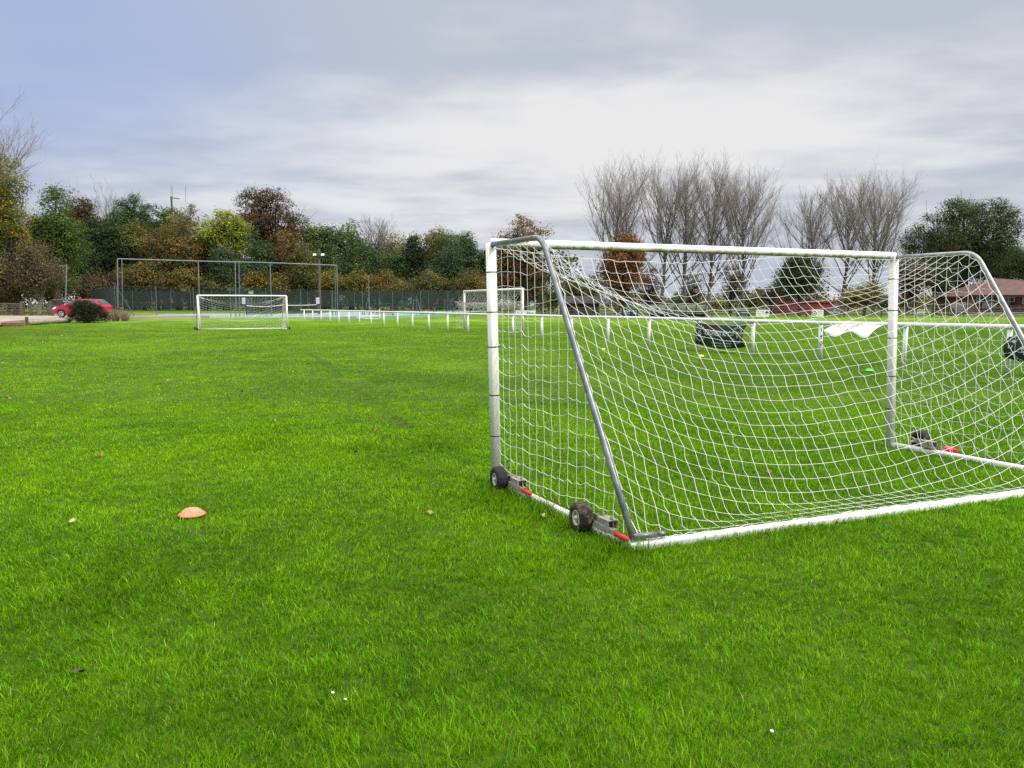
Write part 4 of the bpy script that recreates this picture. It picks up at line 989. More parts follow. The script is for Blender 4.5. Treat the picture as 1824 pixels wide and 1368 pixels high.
for (u, vt, hw, pal, lab) in ((190, 476, 46, 'red', 'low reddish brown shrub beside the dark court screen'), (262, 452, 52, 'orange', 'orange and olive cherry shrub behind the left court corner'), (338, 472, 34, 'gold', 'golden hazel shrub behind the left court'), (402, 482, 42, 'olive', 'dull olive shrub behind the far small goal'), (462, 474, 28, 'gold', 'golden hazel shrub left of the middle of the courts'), (508, 482, 30, 'gold', 'yellow hazel shrub above the right post of the far small goal'), (548, 470, 30, 'olive', 'olive shrub left of the floodlight pole foot'), (590, 474, 32, 'gold', 'yellow olive shrub right of the floodlight pole'), (640, 480, 36, 'gold', 'yellow olive shrub behind the thin tall court pole'), (703, 476, 42, 'orange', 'orange cherry shrub behind the right court'), (768, 478, 40, 'olive', 'dark olive shrub behind the tan picnic table'), (838, 474, 44, 'orange', 'orange olive shrub left of the near goal post')):
    tree('hedge_shrub', lab, u, vt, 548, hw, 93 if u > 225 else 90, pal, dens=1.15, nl=14, leaf=0.22, cat='shrub', trunk=True)
tree('hawthorn_shrub', 'dull brown scrub filling the gap behind the left field gate', 18, 462, 550, 62, 97, 'scrub', dens=1.2, nl=14, cat='shrub')
tree('hawthorn_shrub', 'dull olive scrub in the gap behind the lamp post', 98, 474, 550, 50, 100, 'olive', dens=1.2, nl=14, cat='shrub')
for u, vt, hw, lab in ((1158, 470, 34, 'thin reddish thorn tree under the second poplar'), (1232, 478, 36, 'thin reddish thorn tree under the middle poplars'), (1300, 466, 38, 'thin reddish thorn tree under the last poplar of the left group'), (1372, 492, 30, 'thin reddish thorn tree left of the dark yew')):
    tree('hawthorn_tree', lab, u, vt, 552, hw, 138, 'scrub', dens=0.34, nl=14, clump=0.5)
# -- centre
tree('oak_tree', 'russet oak behind the top corner of the near goal', 936, 362, 548, 66, 98, 'oakbrown', dens=0.95, nl=30, lobes=0.30, clump=0.55)
tree('holly_tree', 'dark green holly filling the foot of the russet oak', 940, 455, 552, 58, 101, 'oakgreen', dens=1.1, nl=16)
tree('beech_tree', 'copper red beech seen through the goal net', 1110, 402, 540, 64, 100, 'beech', dens=1.15, shape='cone', nl=30, lobes=0.42)
tree('willow_tree', 'olive rounded tree between the russet oak and the copper beech', 1040, 478, 548, 46, 124, 'olive', dens=1.2, nl=14)
# -- right
for (u, vt, hw, lab, sd) in ((1098, 302, 64, 'tall bare poplar, leftmost of the poplar row behind the copper beech', 31), (1178, 288, 64, 'tall bare poplar right of the copper beech', 32), (1216, 292, 50, 'tall bare poplar with slim trunk, third from the left in the row', 33), (1260, 287, 62, 'tall bare poplar near the middle of the goal crossbar', 34), (1322, 308, 58, 'tall bare poplar with wide fan of branches, last of the left group', 35), (1440, 330, 48, 'tall bare poplar above the dark yew', 36), (1496, 317, 54, 'tall bare poplar in the middle of the right group', 37), (1552, 320, 62, 'tall bare poplar nearest the great oak', 38)):
    bare_tree('poplar_tree', lab, u, vt, hw, 128, group='bare poplars', n1=24 + sd % 4 * 3, n2=9, n3=6, fan=0.68 - 0.03 * (sd % 3), clear=0.15 + 0.02 * (sd % 3), seed=sd + 40, twig_r=0.0085, trop=0.72, lean=0.016 * ((sd * 7) % 5 - 2))
tree('yew_tree', 'dark spreading yew in front of the maroon shed', 1422, 440, 540, 60, 103, 'yew', dens=1.3, shape='cone', nl=26)
tree('hazel_tree', 'low golden olive hazel left of the right goal post', 1538, 498, 548, 38, 104, 'gold', dens=1.2, nl=16, leaf=0.2)
tree('alder_tree', 'thin grey brown alder behind the right goal post', 1612, 452, 548, 40, 112, 'brown', dens=0.75, nl=16)
tree('alder_tree', 'grey brown alder between the goal post and the great oak', 1662, 455, 545, 36, 116, 'oakgreen', dens=0.9, nl=16)
tree('oak_tree', 'great dark green oak towering over the pavilion', 1704, 342, 525, 104, 122, 'oakgreen', dens=1.25, nl=44, lobes=0.30, clump=0.7)
tree('oak_tree', 'dark olive oak right behind the pavilion roof', 1785, 430, 530, 58, 128, 'oakgreen', dens=1.2, nl=18)
tree('beech_tree', 'brown leaved beech cut by the right edge of the photo', 1836, 398, 530, 38, 130, 'oakbrown', dens=0.8, nl=16)
bare_tree('bare_ash_tree', 'small bare tree between the poplars and the great oak', 1598, 430, 40, 150, n1=16, n2=7, n3=4, clear=0.3)
HN = ['olive', 'brown', 'scrub', 'oakbrown', 'ash', 'gold']
hw_lab = ['left of the black barn', 'behind the black barn', 'behind the navy board', 'left of the dugouts', 'behind the dugouts', 'right of the dugouts', 'behind the club banner', 'left of the dark yew', 'behind the maroon shed', 'behind the slate board', 'right of the hazel', 'behind the right goal post', 'left of the pavilion', 'behind the pavilion end']
for i, lab in enumerate(hw_lab):
    u = 985 + i * 58; 
    tree('hedge_shrub', ['olive', 'brown', 'grey brown', 'tawny', 'dark green', 'golden'][i % 6] + ' distant field hedge bush ' + lab, u, 516 + (i * 7) % 12, 552, 40, 165, HN[i % 6], dens=0.9, nl=10, leaf=0.36, cat='shrub', clump=0.9)
def far_wood():
    rs = np.random.RandomState(77); n = 2600
    cen = np.stack([rs.uniform(-130, 12, n), rs.uniform(140, 165, n), np.zeros(n)], 1)
    top = 12.5 - 4.5 * sm(cen[:, 0], -60, 15) + 1.5 * np.sin(cen[:, 0] * .21) + 2 * rs.rand(n); cen[:, 2] = 0.3 + top * rs.rand(n) ** 0.8
    a = rs.rand(n) < 0.5; 
    V1, Q1, c1 = leaf_cloud(cen[a], np.full(a.sum(), 1.3), 14, 0.55, 'dark', rs); V2, Q2, c2 = leaf_cloud(cen[~a], np.full((~a).sum(), 1.3), 14, 0.55, 'olive', rs)
    n2 = 700; ce = np.stack([rs.uniform(30, 260, n2), rs.uniform(215, 240, n2), np.zeros(n2)], 1); ce[:, 2] = 0.3 + (5.0 + 2.0 * np.sin(ce[:, 0] * .09)) * rs.rand(n2) ** 0.8
    V3, Q3, c3 = leaf_cloud(ce, np.full(n2, 1.6), 14, 0.7, 'olive', rs)
    V = np.vstack([V1, V2, V3]); Q_ = np.vstack([Q1, Q2 + len(V1), Q3 + len(V1) + len(V2)])
    set_props(np_mesh('distant_woodland', V, [Q_], M['leaf'], col=np.vstack([c1, c2, c3])), 'dark distant woodland behind the single trees', 'woodland', kind='stuff')
far_wood()
# the round bush and dry grass by the car park
def bush():
    b0 = G(158, 573, 0.3); b0.z = float(zt(b0.x, b0.y)); rs = np.random.RandomState(9)
    root = thing('garden_shrub', 'low dark rounded shrub with reddish tips in front of the red car', 'shrub', b0); Y = b0.y; r = 36 / F * Y
    K = 420; th = rs.rand(K) * 6.283; q = rs.rand(K) ** 0.5; zz = rs.rand(K) ** 0.7
    hgt = 36 / F * Y
    cen = np.stack([b0.x + np.cos(th) * q * r * np.sqrt(1 - (zz * .85) ** 2), Y + np.sin(th) * q * r * 0.8 * np.sqrt(1 - (zz * .85) ** 2), b0.z + zz * hgt * (0.95 - 0.12 * np.cos(th))], 1)
    V, Qd, cc = leaf_cloud(cen, np.full(K, 0.24), 26, 0.075, 'bush', rs); V[:, 2] = np.maximum(V[:, 2], b0.z)
    st = NB(); m = 20; t = np.linspace(0, 1, 4)[None, :, None]; e = cen[rs.choice(K, m)][:, None]
    st.add(*tubes_np(np.array(b0)[None, None] * (1 - t) + e * t, np.full((m, 4), 0.02), 4)); st.build('stem', M['bark'], root)
    np_mesh('foliage', V, [Qd], M['leaf'], root, col=cc)
    for k, (u, hh, lab) in enumerate(((206, 1.05, 'tuft of dry pale stems beside the dark rounded shrub'), (222, 0.85, 'tuft of dry pale stems by the foot of the ball stop frame'))):
        g0 = G(u, 571.5, 0.25); g0.z = float(zt(g0.x, g0.y)); tw = NB(); n = 160; a = rs.rand(n) * 6.28; l = rs.rand(n) * 0.42
        p0 = np.array(g0)[None] + np.stack([np.cos(a) * l * .5, np.sin(a) * l * .5, np.zeros(n)], 1); tt = np.linspace(0, 1, 4)[None, :, None]
        p1 = p0 + np.stack([np.cos(a) * l * 1.2 + rs.randn(n) * .08, np.sin(a) * l, hh * (0.55 + .5 * rs.rand(n))], 1)
        tw.add(*tubes_np(p0[:, None] * (1 - tt) + p1[:, None] * tt, np.linspace(.014, .006, 4)[None].repeat(n, 0), 3))
        o = tw.build('dry_grass_tuft', M['drystem'], origin=g0); set_props(o, lab, 'plant')
M['drystem'] = mat('dry_stems', (0.30, 0.22, 0.165), 0.9)
bush()

# ------------------------------------------------------------------ left: logs, bricks, gate, fence, lamp, car
def logs():
    pts = [G(-70, 584, 0.30), G(4, 580, 0.28), G(52, 578.2, 0.27), G(124, 573.6, 0.27)]
    for (p, q, lab) in ((pts[0], pts[1], 'pale log edging the car park at the left edge of the photo'), (pts[2], pts[3], 'long pale log edging the car park before the red car')):
        b = MB(); n = 8; b.tube([p.lerp(q, k / n) + Vector((0, random.gauss(0, .02), 0.13 + random.gauss(0, .01))) for k in range(n + 1)], [0.165 + random.gauss(0, .012) for _ in range(n + 1)], 12)
        set_props(b.build('log', M['palewood'], None, True, origin=p), lab, 'log', 'log edging of the car park')
    p = G(49, 578.5, 0.27); b = MB(); b.box(p + Vector((0, -.05, 0.24)), (0.16, 0.16, 0.52), taper=0.85)
    set_props(b.build('stump_post', M['wood'], None, origin=p), 'short weathered post at the left end of the long log', 'post')
    for (u, wd, lab) in ((11, 0.46, 'short stack of old red bricks left of its longer neighbour'), (30, 0.95, 'longer row of old red bricks beside the stump post')):
        p = G(u, 581.5, 0.24); b = MB()
        for r in range(3):
            n = int(wd / 0.21)
            for k in range(n): b.box(p + Vector((-wd / 2 + 0.105 + k * 0.22 + (r % 2) * .02, random.gauss(0, .01), 0.04 + r * 0.075)), (0.205, 0.11, 0.066), rz=random.gauss(0, .03))
        set_props(b.build('brick_stack', M['brick'], None, origin=p), lab, 'bricks')
logs()
def post_rail(name, label, pts, hgt, rails, sp, m, cat='fence', pw=0.12, rw=0.10):
    root = thing(name, label, cat, pts[0])
    P_ = [Vector(p) for p in pts]; allp = []
    for a, b in zip(P_[:-1], P_[1:]):
        n = max(1, round((b - a).length / sp)); allp += [a.lerp(b, k / n) for k in range(n)]
    allp.append(P_[-1])
    for p in allp:
        b = MB(); b.box(p + Vector((0, 0, hgt / 2 + 0.0)), (pw, pw, hgt + 0.08), rz=random.gauss(0, .1), taper=0.9); b.build('post', m, root)
    for rz_ in rails:
        b = MB(); b.tube([p + Vector((0, -pw * .55, rz_ + random.gauss(0, .012))) for p in allp], rw * .62, 6, sq=3.5); b.build('rail', m, root)
    return root
yl = 73.5
xl = lambda u, Y=yl: (u - 912) / F * Y
gz = 0.42
post_rail('timber_fence', 'grey timber post and rail fence at the left edge behind the car park', [(xl(-60), yl, gz), (xl(47), yl, gz)], 1.25, (0.45, 0.85, 1.2), 2.4, M['wood'])
post_rail('timber_fence', 'grey timber fence behind the bonnet of the red car', [(xl(98), yl, gz), (xl(170), yl, gz)], 1.35, (0.5, 0.95, 1.55), 2.0, M['wood'])
def gate(label, u0, u1, h, group):
    root = thing('field_gate', label, 'gate', (xl(u0), yl - .3, gz), group); x0, x1 = xl(u0), xl(u1); y = yl - 0.3
    for x in (x0 - .12, x1 + .12):
        b = MB(); b.box((x, y, gz + (h + .35) / 2), (0.2, 0.2, h + .35), taper=.92); b.build('gate_post', M['wood'], root)
    b = MB()
    for k in range(5): b.box(((x0 + x1) / 2, y, gz + 0.18 + (h - .2) * k / 4), (x1 - x0 - 0.05, 0.05, 0.085))
    for x in (x0 + .04, x1 - .04): b.box((x, y - .04, gz + .1 + h / 2), (0.08, 0.04, h))
    n = max(1, round((x1 - x0) / 2.2))
    for k in range(n):
        a = x0 + (x1 - x0) * k / n; c = x0 + (x1 - x0) * (k + 1) / n; md = (a + c) / 2
        b.tube([(a + .05, y - .045, gz + h), (md, y - .045, gz + .15)], .032, 4); b.tube([(c - .05, y - .045, gz + h), (md, y - .045, gz + .15)], .032, 4)
    b.build('gate_leaf', M['wood'], root)
gate('small grey timber gate with crossed braces left of the red car', 64, 95, 1.15, 'timber gates')
gate('wide grey timber field gate at the left edge behind the log', 2, 44, 1.1, 'timber gates')
def lamp_post():
    p = Vector((xl(122, 71.5), 71.5, 0.45)); top = P(119, 470, 71.5); root = thing('lamp_post', 'thin grey lamp post with a short arm behind the red car', 'lamp post', p)
    b = MB(); b.tube([p, Vector((p.x, p.y, 2.2))], 0.075, 8); b.tube([Vector((p.x, p.y, 2.2)), Vector((top.x, p.y, top.z))], 0.05, 8); b.build('pole', M['steel'], root)
    b = MB(); b.tube([Vector((top.x, p.y, top.z - .2)), Vector((top.x - .42, p.y, top.z - .2))], .035, 6); b.box((top.x - .55, p.y, top.z - .21), (.3, .14, .08)); b.build('lamp_arm', M['steel'], root)
lamp_post()
def car():
    Y = 63.0; x0 = (94 - 912) / F * (Y - 0.84); z0 = CPZ; root = thing('parked_car', 'red hatchback parked behind the dark rounded shrub', 'car', (x0 + 2, Y, z0))
    Lc = 4.15; hwid = 0.84
    def arc(cx, r, a0=180, a1=0, n=10): return [(cx + r * math.cos(R(a0 + (a1 - a0) * k / n)), 0.31 + r * math.sin(R(a0 + (a1 - a0) * k / n))) for k in range(n + 1)]
    low = [(0.06, 0.24), (0.0, 0.42), (0.01, 0.60), (0.10, 0.74), (0.42, 0.90), (0.80, 0.985), (1.10, 1.02), (2.2, 1.05), (3.6, 1.08), (4.02, 1.05), (4.12, 0.85), (4.15, 0.5), (4.08, 0.26)]
    under = [(4.08, 0.24)] + arc(3.36, 0.37, 0, 180)[0:11] + [(2.9, 0.22), (1.3, 0.22)] + arc(0.80, 0.37, 0, 180)
    poly = low + under[1:]
    def W3(x, y, z): return Vector((x0 + x, Y + y, z0 + z))
    b = MB()
    rings = []
    for y, k in ((-hwid, 0.985), (-hwid + .07, 1.0), (hwid - .07, 1.0), (hwid, .985)):
        rings.append([W3(Lc / 2 + (x - Lc / 2) * k, y + (0.16 * max(0, 1 - x / 0.5) ** 2 + .12 * max(0, (x - 3.7) / .45) ** 2) * (1 if y < 0 else -1), 0.6 + (z - 0.6) * (k if z > .6 else 1)) for x, z in poly])
    n = len(poly); vs = [p for r in rings for p in r]
    fs = [tuple(range(n))[::-1], tuple(range(3 * n, 4 * n))] + [(r * n + i, r * n + (i + 1) % n, (r + 1) * n + (i + 1) % n, (r + 1) * n + i) for r in range(3) for i in range(n)]
    b.add(vs, fs)
    gh = [(1.08, 1.0), (1.42, 1.24), (1.80, 1.44), (2.15, 1.505), (2.8, 1.515), (3.45, 1.47), (3.62, 1.42), (3.98, 1.06)]
    def gy(z): return 0.80 - (z - 1.0) * 0.42
    m = len(gh); vs = [W3(x, -gy(z), z) for x, z in gh] + [W3(x, gy(z), z) for x, z in gh]
    b.add(vs, [tuple(range(m))[::-1], tuple(range(m, 2 * m))] + [(i, i + 1, m + i + 1, m + i) for i in range(m - 1)])
    b.build('body', M['carred'], root)
    def side_glass(pts):
        g = MB()
        for s in (-1, 1): g.prism([W3(x, s * (gy(z) + .004), z) for x, z in pts], (0, s * .006, 0))
        return g
    side_glass([(1.36, 1.075), (1.52, 1.22), (1.90, 1.415), (2.32, 1.435), (2.32, 1.075)]).build('side_window', M['glass'], root)
    side_glass([(2.42, 1.075), (2.42, 1.435), (3.30, 1.40), (3.52, 1.32), (3.66, 1.10)]).build('side_window', M['glass'], root)
    g = MB()
    for (xa, za, xb, zb_) in ((1.14, 1.045, 1.76, 1.425), (3.95, 1.10, 3.66, 1.40)):
        o_ = -.012 if xa < 2 else .012
        g.add([W3(xa + o_, -gy(za) + .09, za + .012), W3(xa + o_, gy(za) - .09, za + .012), W3(xb + o_, gy(zb_) - .07, zb_ + .012), W3(xb + o_, -gy(zb_) + .07, zb_ + .012)], [(0, 1, 2, 3)])
    g.build('windscreen', M['glass'], root)
    for s in (-1, 1):
        g = MB(); g.prism([W3(x, s * (hwid - .10), z) for x, z in ((0.09, .70), (0.30, .865), (0.52, .885), (0.44, .76), (0.20, .66))], (0, s * .085, 0)); g.build('headlight', M['lamp'], root)
        g = MB(); g.prism([W3(x, s * (hwid - .06), z) for x, z in ((4.02, 1.02), (4.135, .85), (4.06, .80), (3.9, .98))], (0, s * .055, 0)); g.build('tail_light', M['red'], root)
        g = MB(); g.box(W3(1.50, s * (hwid + .09), 1.07), (.16, .2, .12)); g.build('wing_mirror', M['carred'], root)
        g = MB(); g.box(W3(2.28, s * (hwid + .012), .93), (.18, .03, .035)); g.build('door_handle', M['carred'], root)
        for x in (0.80, 3.36):
            t = MB(); t.lathe([(.20, -.1), (.29, -.1), (.31, -.06), (.31, .06), (.29, .1), (.20, .1)], W3(x, s * (hwid - .13), .31), (0, s, 0), 24); ty = t.build('wheel', M['rubber'], root, True)
            t = MB(); t.lathe([(.0001, .105), (.05, .10), (.06, .085)], W3(x, s * (hwid - .13), .31), (0, s, 0), 12); t.lathe([(.18, .1), (.215, .105), (.215, 0)], W3(x, s * (hwid - .13), .31), (0, s, 0), 24)
            for q in range(6):
                a = q * math.pi / 3 + .3; c = W3(x, s * (hwid - .045), .31); t.tube([c + Vector((math.cos(a) * .05, 0, math.sin(a) * .05)), c + Vector((math.cos(a) * .2, 0, math.sin(a) * .2))], .028, 4)
            t.build('rim', M['alloy'], ty)
car()

# ------------------------------------------------------------------ tennis courts: fences, nets, poles
def along(us, A, B):
    """points of the line A-B (x,y) seen at the given columns"""
    out = []
    for u in us:
        k = (u - 912) / F; t = (k * A[1] - A[0]) / ((B[0] - A[0]) - k * (B[1] - A[1])); x = A[0] + (B[0] - A[0]) * t; y = A[1] + (B[1] - A[1]) * t
        out.append(Vector((x, y, float(zt(x, y)))))
    return out
fA, fB = (xl(213, 71.8), 71.8), (xl(818, 96.0), 96.0)
near_posts = along([213, 282, 348, 413, 476, 538, 594, 647, 700.6, 750, 797, 818], fA, fB)
def chain_fence(name, label, posts, h, step, sc=None, pr=0.035, screen=None, sname='mesh'):
    root = thing(name, label, 'fence', posts[0]); n = len(posts)
    for p in posts:
        b = MB(); b.tube([p, p + Vector((0, 0, h))], pr, 6); b.build('post', M['fencepost'], root)
    if step:
        nb = NB(); K = []
        for a, b in zip(posts[:-1], posts[1:]):
            L_ = (b - a).length; m = int(L_ / step); H3 = Vector((0, 0, h - .1))
            run = h / L_
            for k in range(-int(h / step), m):
                for sgn in (1, -1):
                    t0 = k * step / L_; t1 = t0 + run; z0, z1 = 0.0, 1.0
                    if sgn < 0: z0, z1 = 1.0, 0.0
                    c0 = max(t0, 0); c1 = min(t1, 1)
                    if c1 <= c0: continue
                    za = z0 + (z1 - z0) * (c0 - t0) / run; zb = z0 + (z1 - z0) * (c1 - t0) / run
                    K.append([np.array(a.lerp(b, c0) + H3 * za + Vector((0, 0, .05))), np.array(a.lerp(b, c1) + H3 * zb + Vector((0, 0, .05)))])
        K = np.array(K); nb.add(*tubes_np(K, np.full(K.shape[:2], 0.0042), 3))
        for z in (0.08, h * .5, h - .04): nb.add(*tubes_np(np.array([[np.array(p + Vector((0, 0, z))) for p in posts]]), np.full((1, n), 0.009), 4))
        nb.build('wire_mesh', M['wire'], root)
    if screen:
        b = MB(); z0, z1, m = screen
        for a, c in zip(posts[:-1], posts[1:]):
            d = (c - a).normalized(); nn = Vector((-d.y, d.x, 0)) * 0.06
            b.grid(lambda s, t: a.lerp(c, s) + nn * (1 + 0.8 * math.sin(s * math.pi)) + Vector((0, 0, z0 + (z1 - z0) * t)), 4, 2, thick=.004)
        b.build('screen', m, root)
    return root
chain_fence('court_fence', 'tall green wire mesh fence along the near side of the tennis courts', near_posts, 3.05, 0.13)
sideA, sideB = Vector((fA[0] - .3, fA[1] + .2, .2)), Vector((xl(168, 97), 97, .3))
chain_fence('court_fence', 'dark screened court fence receding at the left end of the tennis courts', [sideA.lerp(sideB, k / 8) for k in range(9)], 3.1, None, screen=(0.15, 3.0, M['screen']))
def net_screen():
    m = bpy.data.materials.new('windbreak_mesh'); m.use_nodes = True; t = m.node_tree; b = t.nodes['Principled BSDF']; b.inputs['Base Color'].default_value = (0.013, 0.024, 0.019, 1); b.inputs['Roughness'].default_value = .8
    n = N(t, 'ShaderNodeTexNoise'); n.inputs['Scale'].default_value = .6; co = N(t, 'ShaderNodeTexCoord'); t.links.new(co.outputs['Object'], n.inputs['Vector'])
    tr = N(t, 'ShaderNodeBsdfTransparent'); mx = N(t, 'ShaderNodeMixShader'); t.links.new(maprange(t, n.outputs[0], .3, .7, .50, .68), mx.inputs[0]); t.links.new(tr.outputs[0], mx.inputs[1]); t.links.new(b.outputs[0], mx.inputs[2]); t.links.new(mx.outputs[0], t.nodes['Material Output'].inputs[0])
    return m
M['windbreak'] = net_screen()
farp = [Vector((xl(u, Yf), Yf, 0.42)) for u, Yf in ((172, 105.5), (206, 106), (240, 106.3), (274, 106.6), (308, 107), (343, 107.3), (380, 107.6), (424, 108), (470, 108.4), (511, 108.8), (550, 109.2), (592, 109.6), (633, 110), (678, 110.4), (718, 110.8), (764, 111.2), (800, 111.6), (845, 112), (880, 112.4))]
chain_fence('court_fence', 'far tennis court fence hung with dark green windbreak mesh', farp, 3.05, None, screen=(0.75, 2.95, M['windbreak']))
post_rail('timber_fence', 'low timber post and rail fence behind the far side of the tennis courts', [(xl(225, 117), 117, .42), (xl(620, 119), 119, .42)], 1.15, (0.55, 1.05), 2.9, M['wood'])
def ball_stop():
    A, B = (xl(212.5, 73.0), 73.0), (xl(603, 86.0), 86.0); us = [213, 358, 422, 485.5, 603]; ps = along(us, A, B)
    root = thing('ball_stop_frame', 'tall thin grey pole frame above the tennis court fence', 'pole frame', ps[0]); tops = [P(u, v, p.y) for u, v, p in zip((209, 353, 419, 481, 600), (461, 465, 466.5, 468, 472.5), ps)]
    for i, (p, t) in enumerate(zip(ps, tops)):
        b = MB(); b.tube([p, t], .052, 8); b.build('pole', M['steel'], root)
        if i in (0, 2, 4):
            o_ = Vector((.30 if i != 4 else -.28, .25, 0)); b = MB(); b.tube([p + o_, t + o_], .04, 8); b.build('pole', M['steel'], root)
    b = MB(); b.tube([t for t in tops], .048, 8); b.build('top_bar', M['steel'], root)
    a = ps[0]; b = MB(); b.tube([P(209, 515, a.y), G(243, 568, .1)], .05, 8); b.build('brace', M['steel'], root)
ball_stop()
def court_bits():
    p = Vector((xl(571, 93), 93, .15)); top = P(568.5, 443, 93); root = thing('floodlight_pole', 'wooden floodlight pole with two white lamps above the tennis courts', 'floodlight', p)
    b = MB(); b.tube([p, Vector((top.x, p.y, top.z))], [.17, .12], 10); b.build('pole', M['wood'], root)
    b = MB(); b.box((top.x, p.y - .15, P(568, 458, 93).z), (1.25, .10, .10)); b.build('crossarm', M['black'], root)
    for s in (-1, 1):
        c = Vector((top.x + s * .48, p.y - .22, P(568, 454, 93).z)); b = MB(); b.box(c, (.42, .16, .34), rot=Matrix.Rotation(-.35, 3, 'X')); lm = b.build('lamp', M['black'], root)
        b = MB(); b.box(c + Vector((0, -.09, .02)), (.38, .02, .28), rot=Matrix.Rotation(-.35, 3, 'X')); b.build('lamp_glass', M['lamp'], lm)
    p = Vector((xl(659, 83), 83, .02)); top = P(656.5, 491, 83); b = MB(); b.tube([p, Vector((top.x, p.y, top.z))], [.055, .04], 8); b.lathe([(.0001, .05), (.05, .03), (.05, 0)], Vector((top.x, p.y, top.z)), (0, 0, 1), 8)
    set_props(b.build('steel_pole', M['steel'], None, origin=p), 'single tall thin steel pole in front of the right court fence', 'pole')
    for (u, v0, v1, Y, vb, lab) in ((434, 530, 541, 86, 556, 'white notice on a thin pole seen through the far small goal'), (566, 530, 541, 90, 553, 'white notice on the pole beside the floodlight pole foot')):
        c0, c1 = P(u - 3.2, v0, Y), P(u + 3.2, v1, Y); root = thing('notice_board', lab, 'notice', (c0.x, Y, .2), 'white court notices')
        m = (c0 + c1) / 2; b = MB(); b.box(m, (c1.x - c0.x, .03, c0.z - c1.z)); bd = b.build('board', M['board'], root)
        b = MB(); b.box(m + Vector((0, -.02, -.05)), ((c1.x - c0.x) * .8, .006, .04)); b.box(m + Vector((0, -.02, .12)), ((c1.x - c0.x) * .7, .006, .05)); b.build('lettering', M['blueink'], bd)
        b = MB(); b.tube([(m.x, Y + .04, .2), (m.x, Y + .04, m.z + .3)], .03, 6); b.build('pole', M['steel'], root)
        b = MB(); b.box(m + Vector((.06, .035, -.35)), (.42, .03, .3)); b.build('bracket', M['ink'], root)
    c = P(447, 521, 100); root = thing('control_box', 'small pale grey box on a thin pole above the far small goal', 'box', (c.x, 100, .4)); b = MB(); b.box(c, (.5, .3, .38)); b.box(c + Vector((0, -.03, .21)), (.56, .4, .04)); b.build('box', M['rim'], root); b = MB(); b.tube([(c.x, 100, .4), (c.x, 100, c.z)], .04, 6); b.build('pole', M['steel'], root)
    # nets
    for (ua, ub, Ya, Yb, lab) in ((441, 508, 88, 96, 'tennis net with sagging white tape behind the far small goal'), (514, 572, 91, 99, 'tennis net with white tape between the far small goal and the rail')):
        a = Vector((xl(ua, Ya), Ya, cz(Ya))); c = Vector((xl(ub, Yb), Yb, cz(Yb))); root = thing('tennis_net', lab, 'tennis net', a, 'tennis nets')
        for p in (a, c): b = MB(); b.tube([p, p + Vector((0, 0, 1.1))], .045, 8); b.build('post', M['black'], root)
        sag = lambda s: 1.06 - .17 * 4 * s * (1 - s) * (1 if ua < 500 else .3)
        b = MB(); b.tube([a.lerp(c, k / 12) + Vector((0, 0, sag(k / 12))) for k in range(13)], .042, 6); b.build('tape', M['board'], root)
        nb = NB(); m = 70
        nb.add(*tubes_np(np.array([[np.array(a.lerp(c, k / m) + Vector((0, 0, .06))), np.array(a.lerp(c, k / m) + Vector((0, 0, sag(k / m))))] for k in range(m + 1)]), np.full((m + 1, 2), .018), 3))
        for j in range(9): nb.add(*tubes_np(np.array([[np.array(a.lerp(c, k / 12) + Vector((0, 0, .06 + (sag(k / 12) - .06) * j / 9))) for k in range(13)]]), np.full((1, 13), .018), 3))
        nb.build('mesh', M['black'], root)
    # pipe frames
    c = Vector((xl(743, 90), 90, .05)); root = thing('pipe_frame', 'grey upright pipe frame with bracket behind the right court fence', 'frame', c)
    b = MB(); b.tube([c, Vector((c.x, 90, 2.55))], .05, 8); b.tube([Vector((c.x + .1, 90, 2.2)), Vector((c.x + .62, 89.6, .1))], .035, 6); b.build('upright', M['fencepost'], root)
    b = MB(); b.tube([Vector((c.x, 90, 2.05)), Vector((c.x - .38, 90, 2.05)), Vector((c.x - .38, 90, 1.1))], .04, 6); b.lathe([(.0001, .02), (.09, .02), (.11, -.06), (.07, -.12), (.0001, -.13)], Vector((c.x - .38, 90, 1.05)), (0, 0, 1), 10); b.build('bracket', M['fencepost'], root)
    c = Vector((xl(657, 88), 88, .05)); root = thing('pipe_frame', 'grey A shaped pipe frame beside the single tall steel pole', 'frame', c)
    for dx_ in (-.55, .35): b = MB(); b.tube([c + Vector((dx_, 0, 0)), c + Vector((0, 0, 2.25))], .04, 6); b.build('leg', M['fencepost'], root)
    b = MB(); b.tube([c + Vector((-.25, 0, 1.2)), c + Vector((.16, 0, 1.2))], .03, 6); b.build('crossbar', M['fencepost'], root)
    # bench and table
    c = Vector((xl(683, 87), 87, .02)); root = thing('park_bench', 'long dark brown slatted bench beyond the rail', 'bench', c)
    b = MB(); [b.box(c + Vector((0, .25 + .03 * k, .62 + .15 * k)), (2.5, .04, .13)) for k in range(3)]; b.build('backrest', M['browntable'], root)
    b = MB(); [b.box(c + Vector((0, -.2 + .14 * k, .45)), (2.5, .12, .04)) for k in range(3)]; b.build('seat', M['browntable'], root)
    for dx_ in (-1.1, 0, 1.1): b = MB(); b.box(c + Vector((dx_, 0, .22)), (.08, .5, .44)); b.build('leg', M['browntable'], root)
    c = Vector((xl(763, 92), 92, .03)); root = thing('picnic_table', 'tan topped picnic table with dark legs beyond the rail', 'picnic table', c)
    b = MB(); [b.box(c + Vector((0, -.3 + .15 * k, .74)), (1.8, .14, .04)) for k in range(5)]; b.build('tabletop', M['tantable'], root)
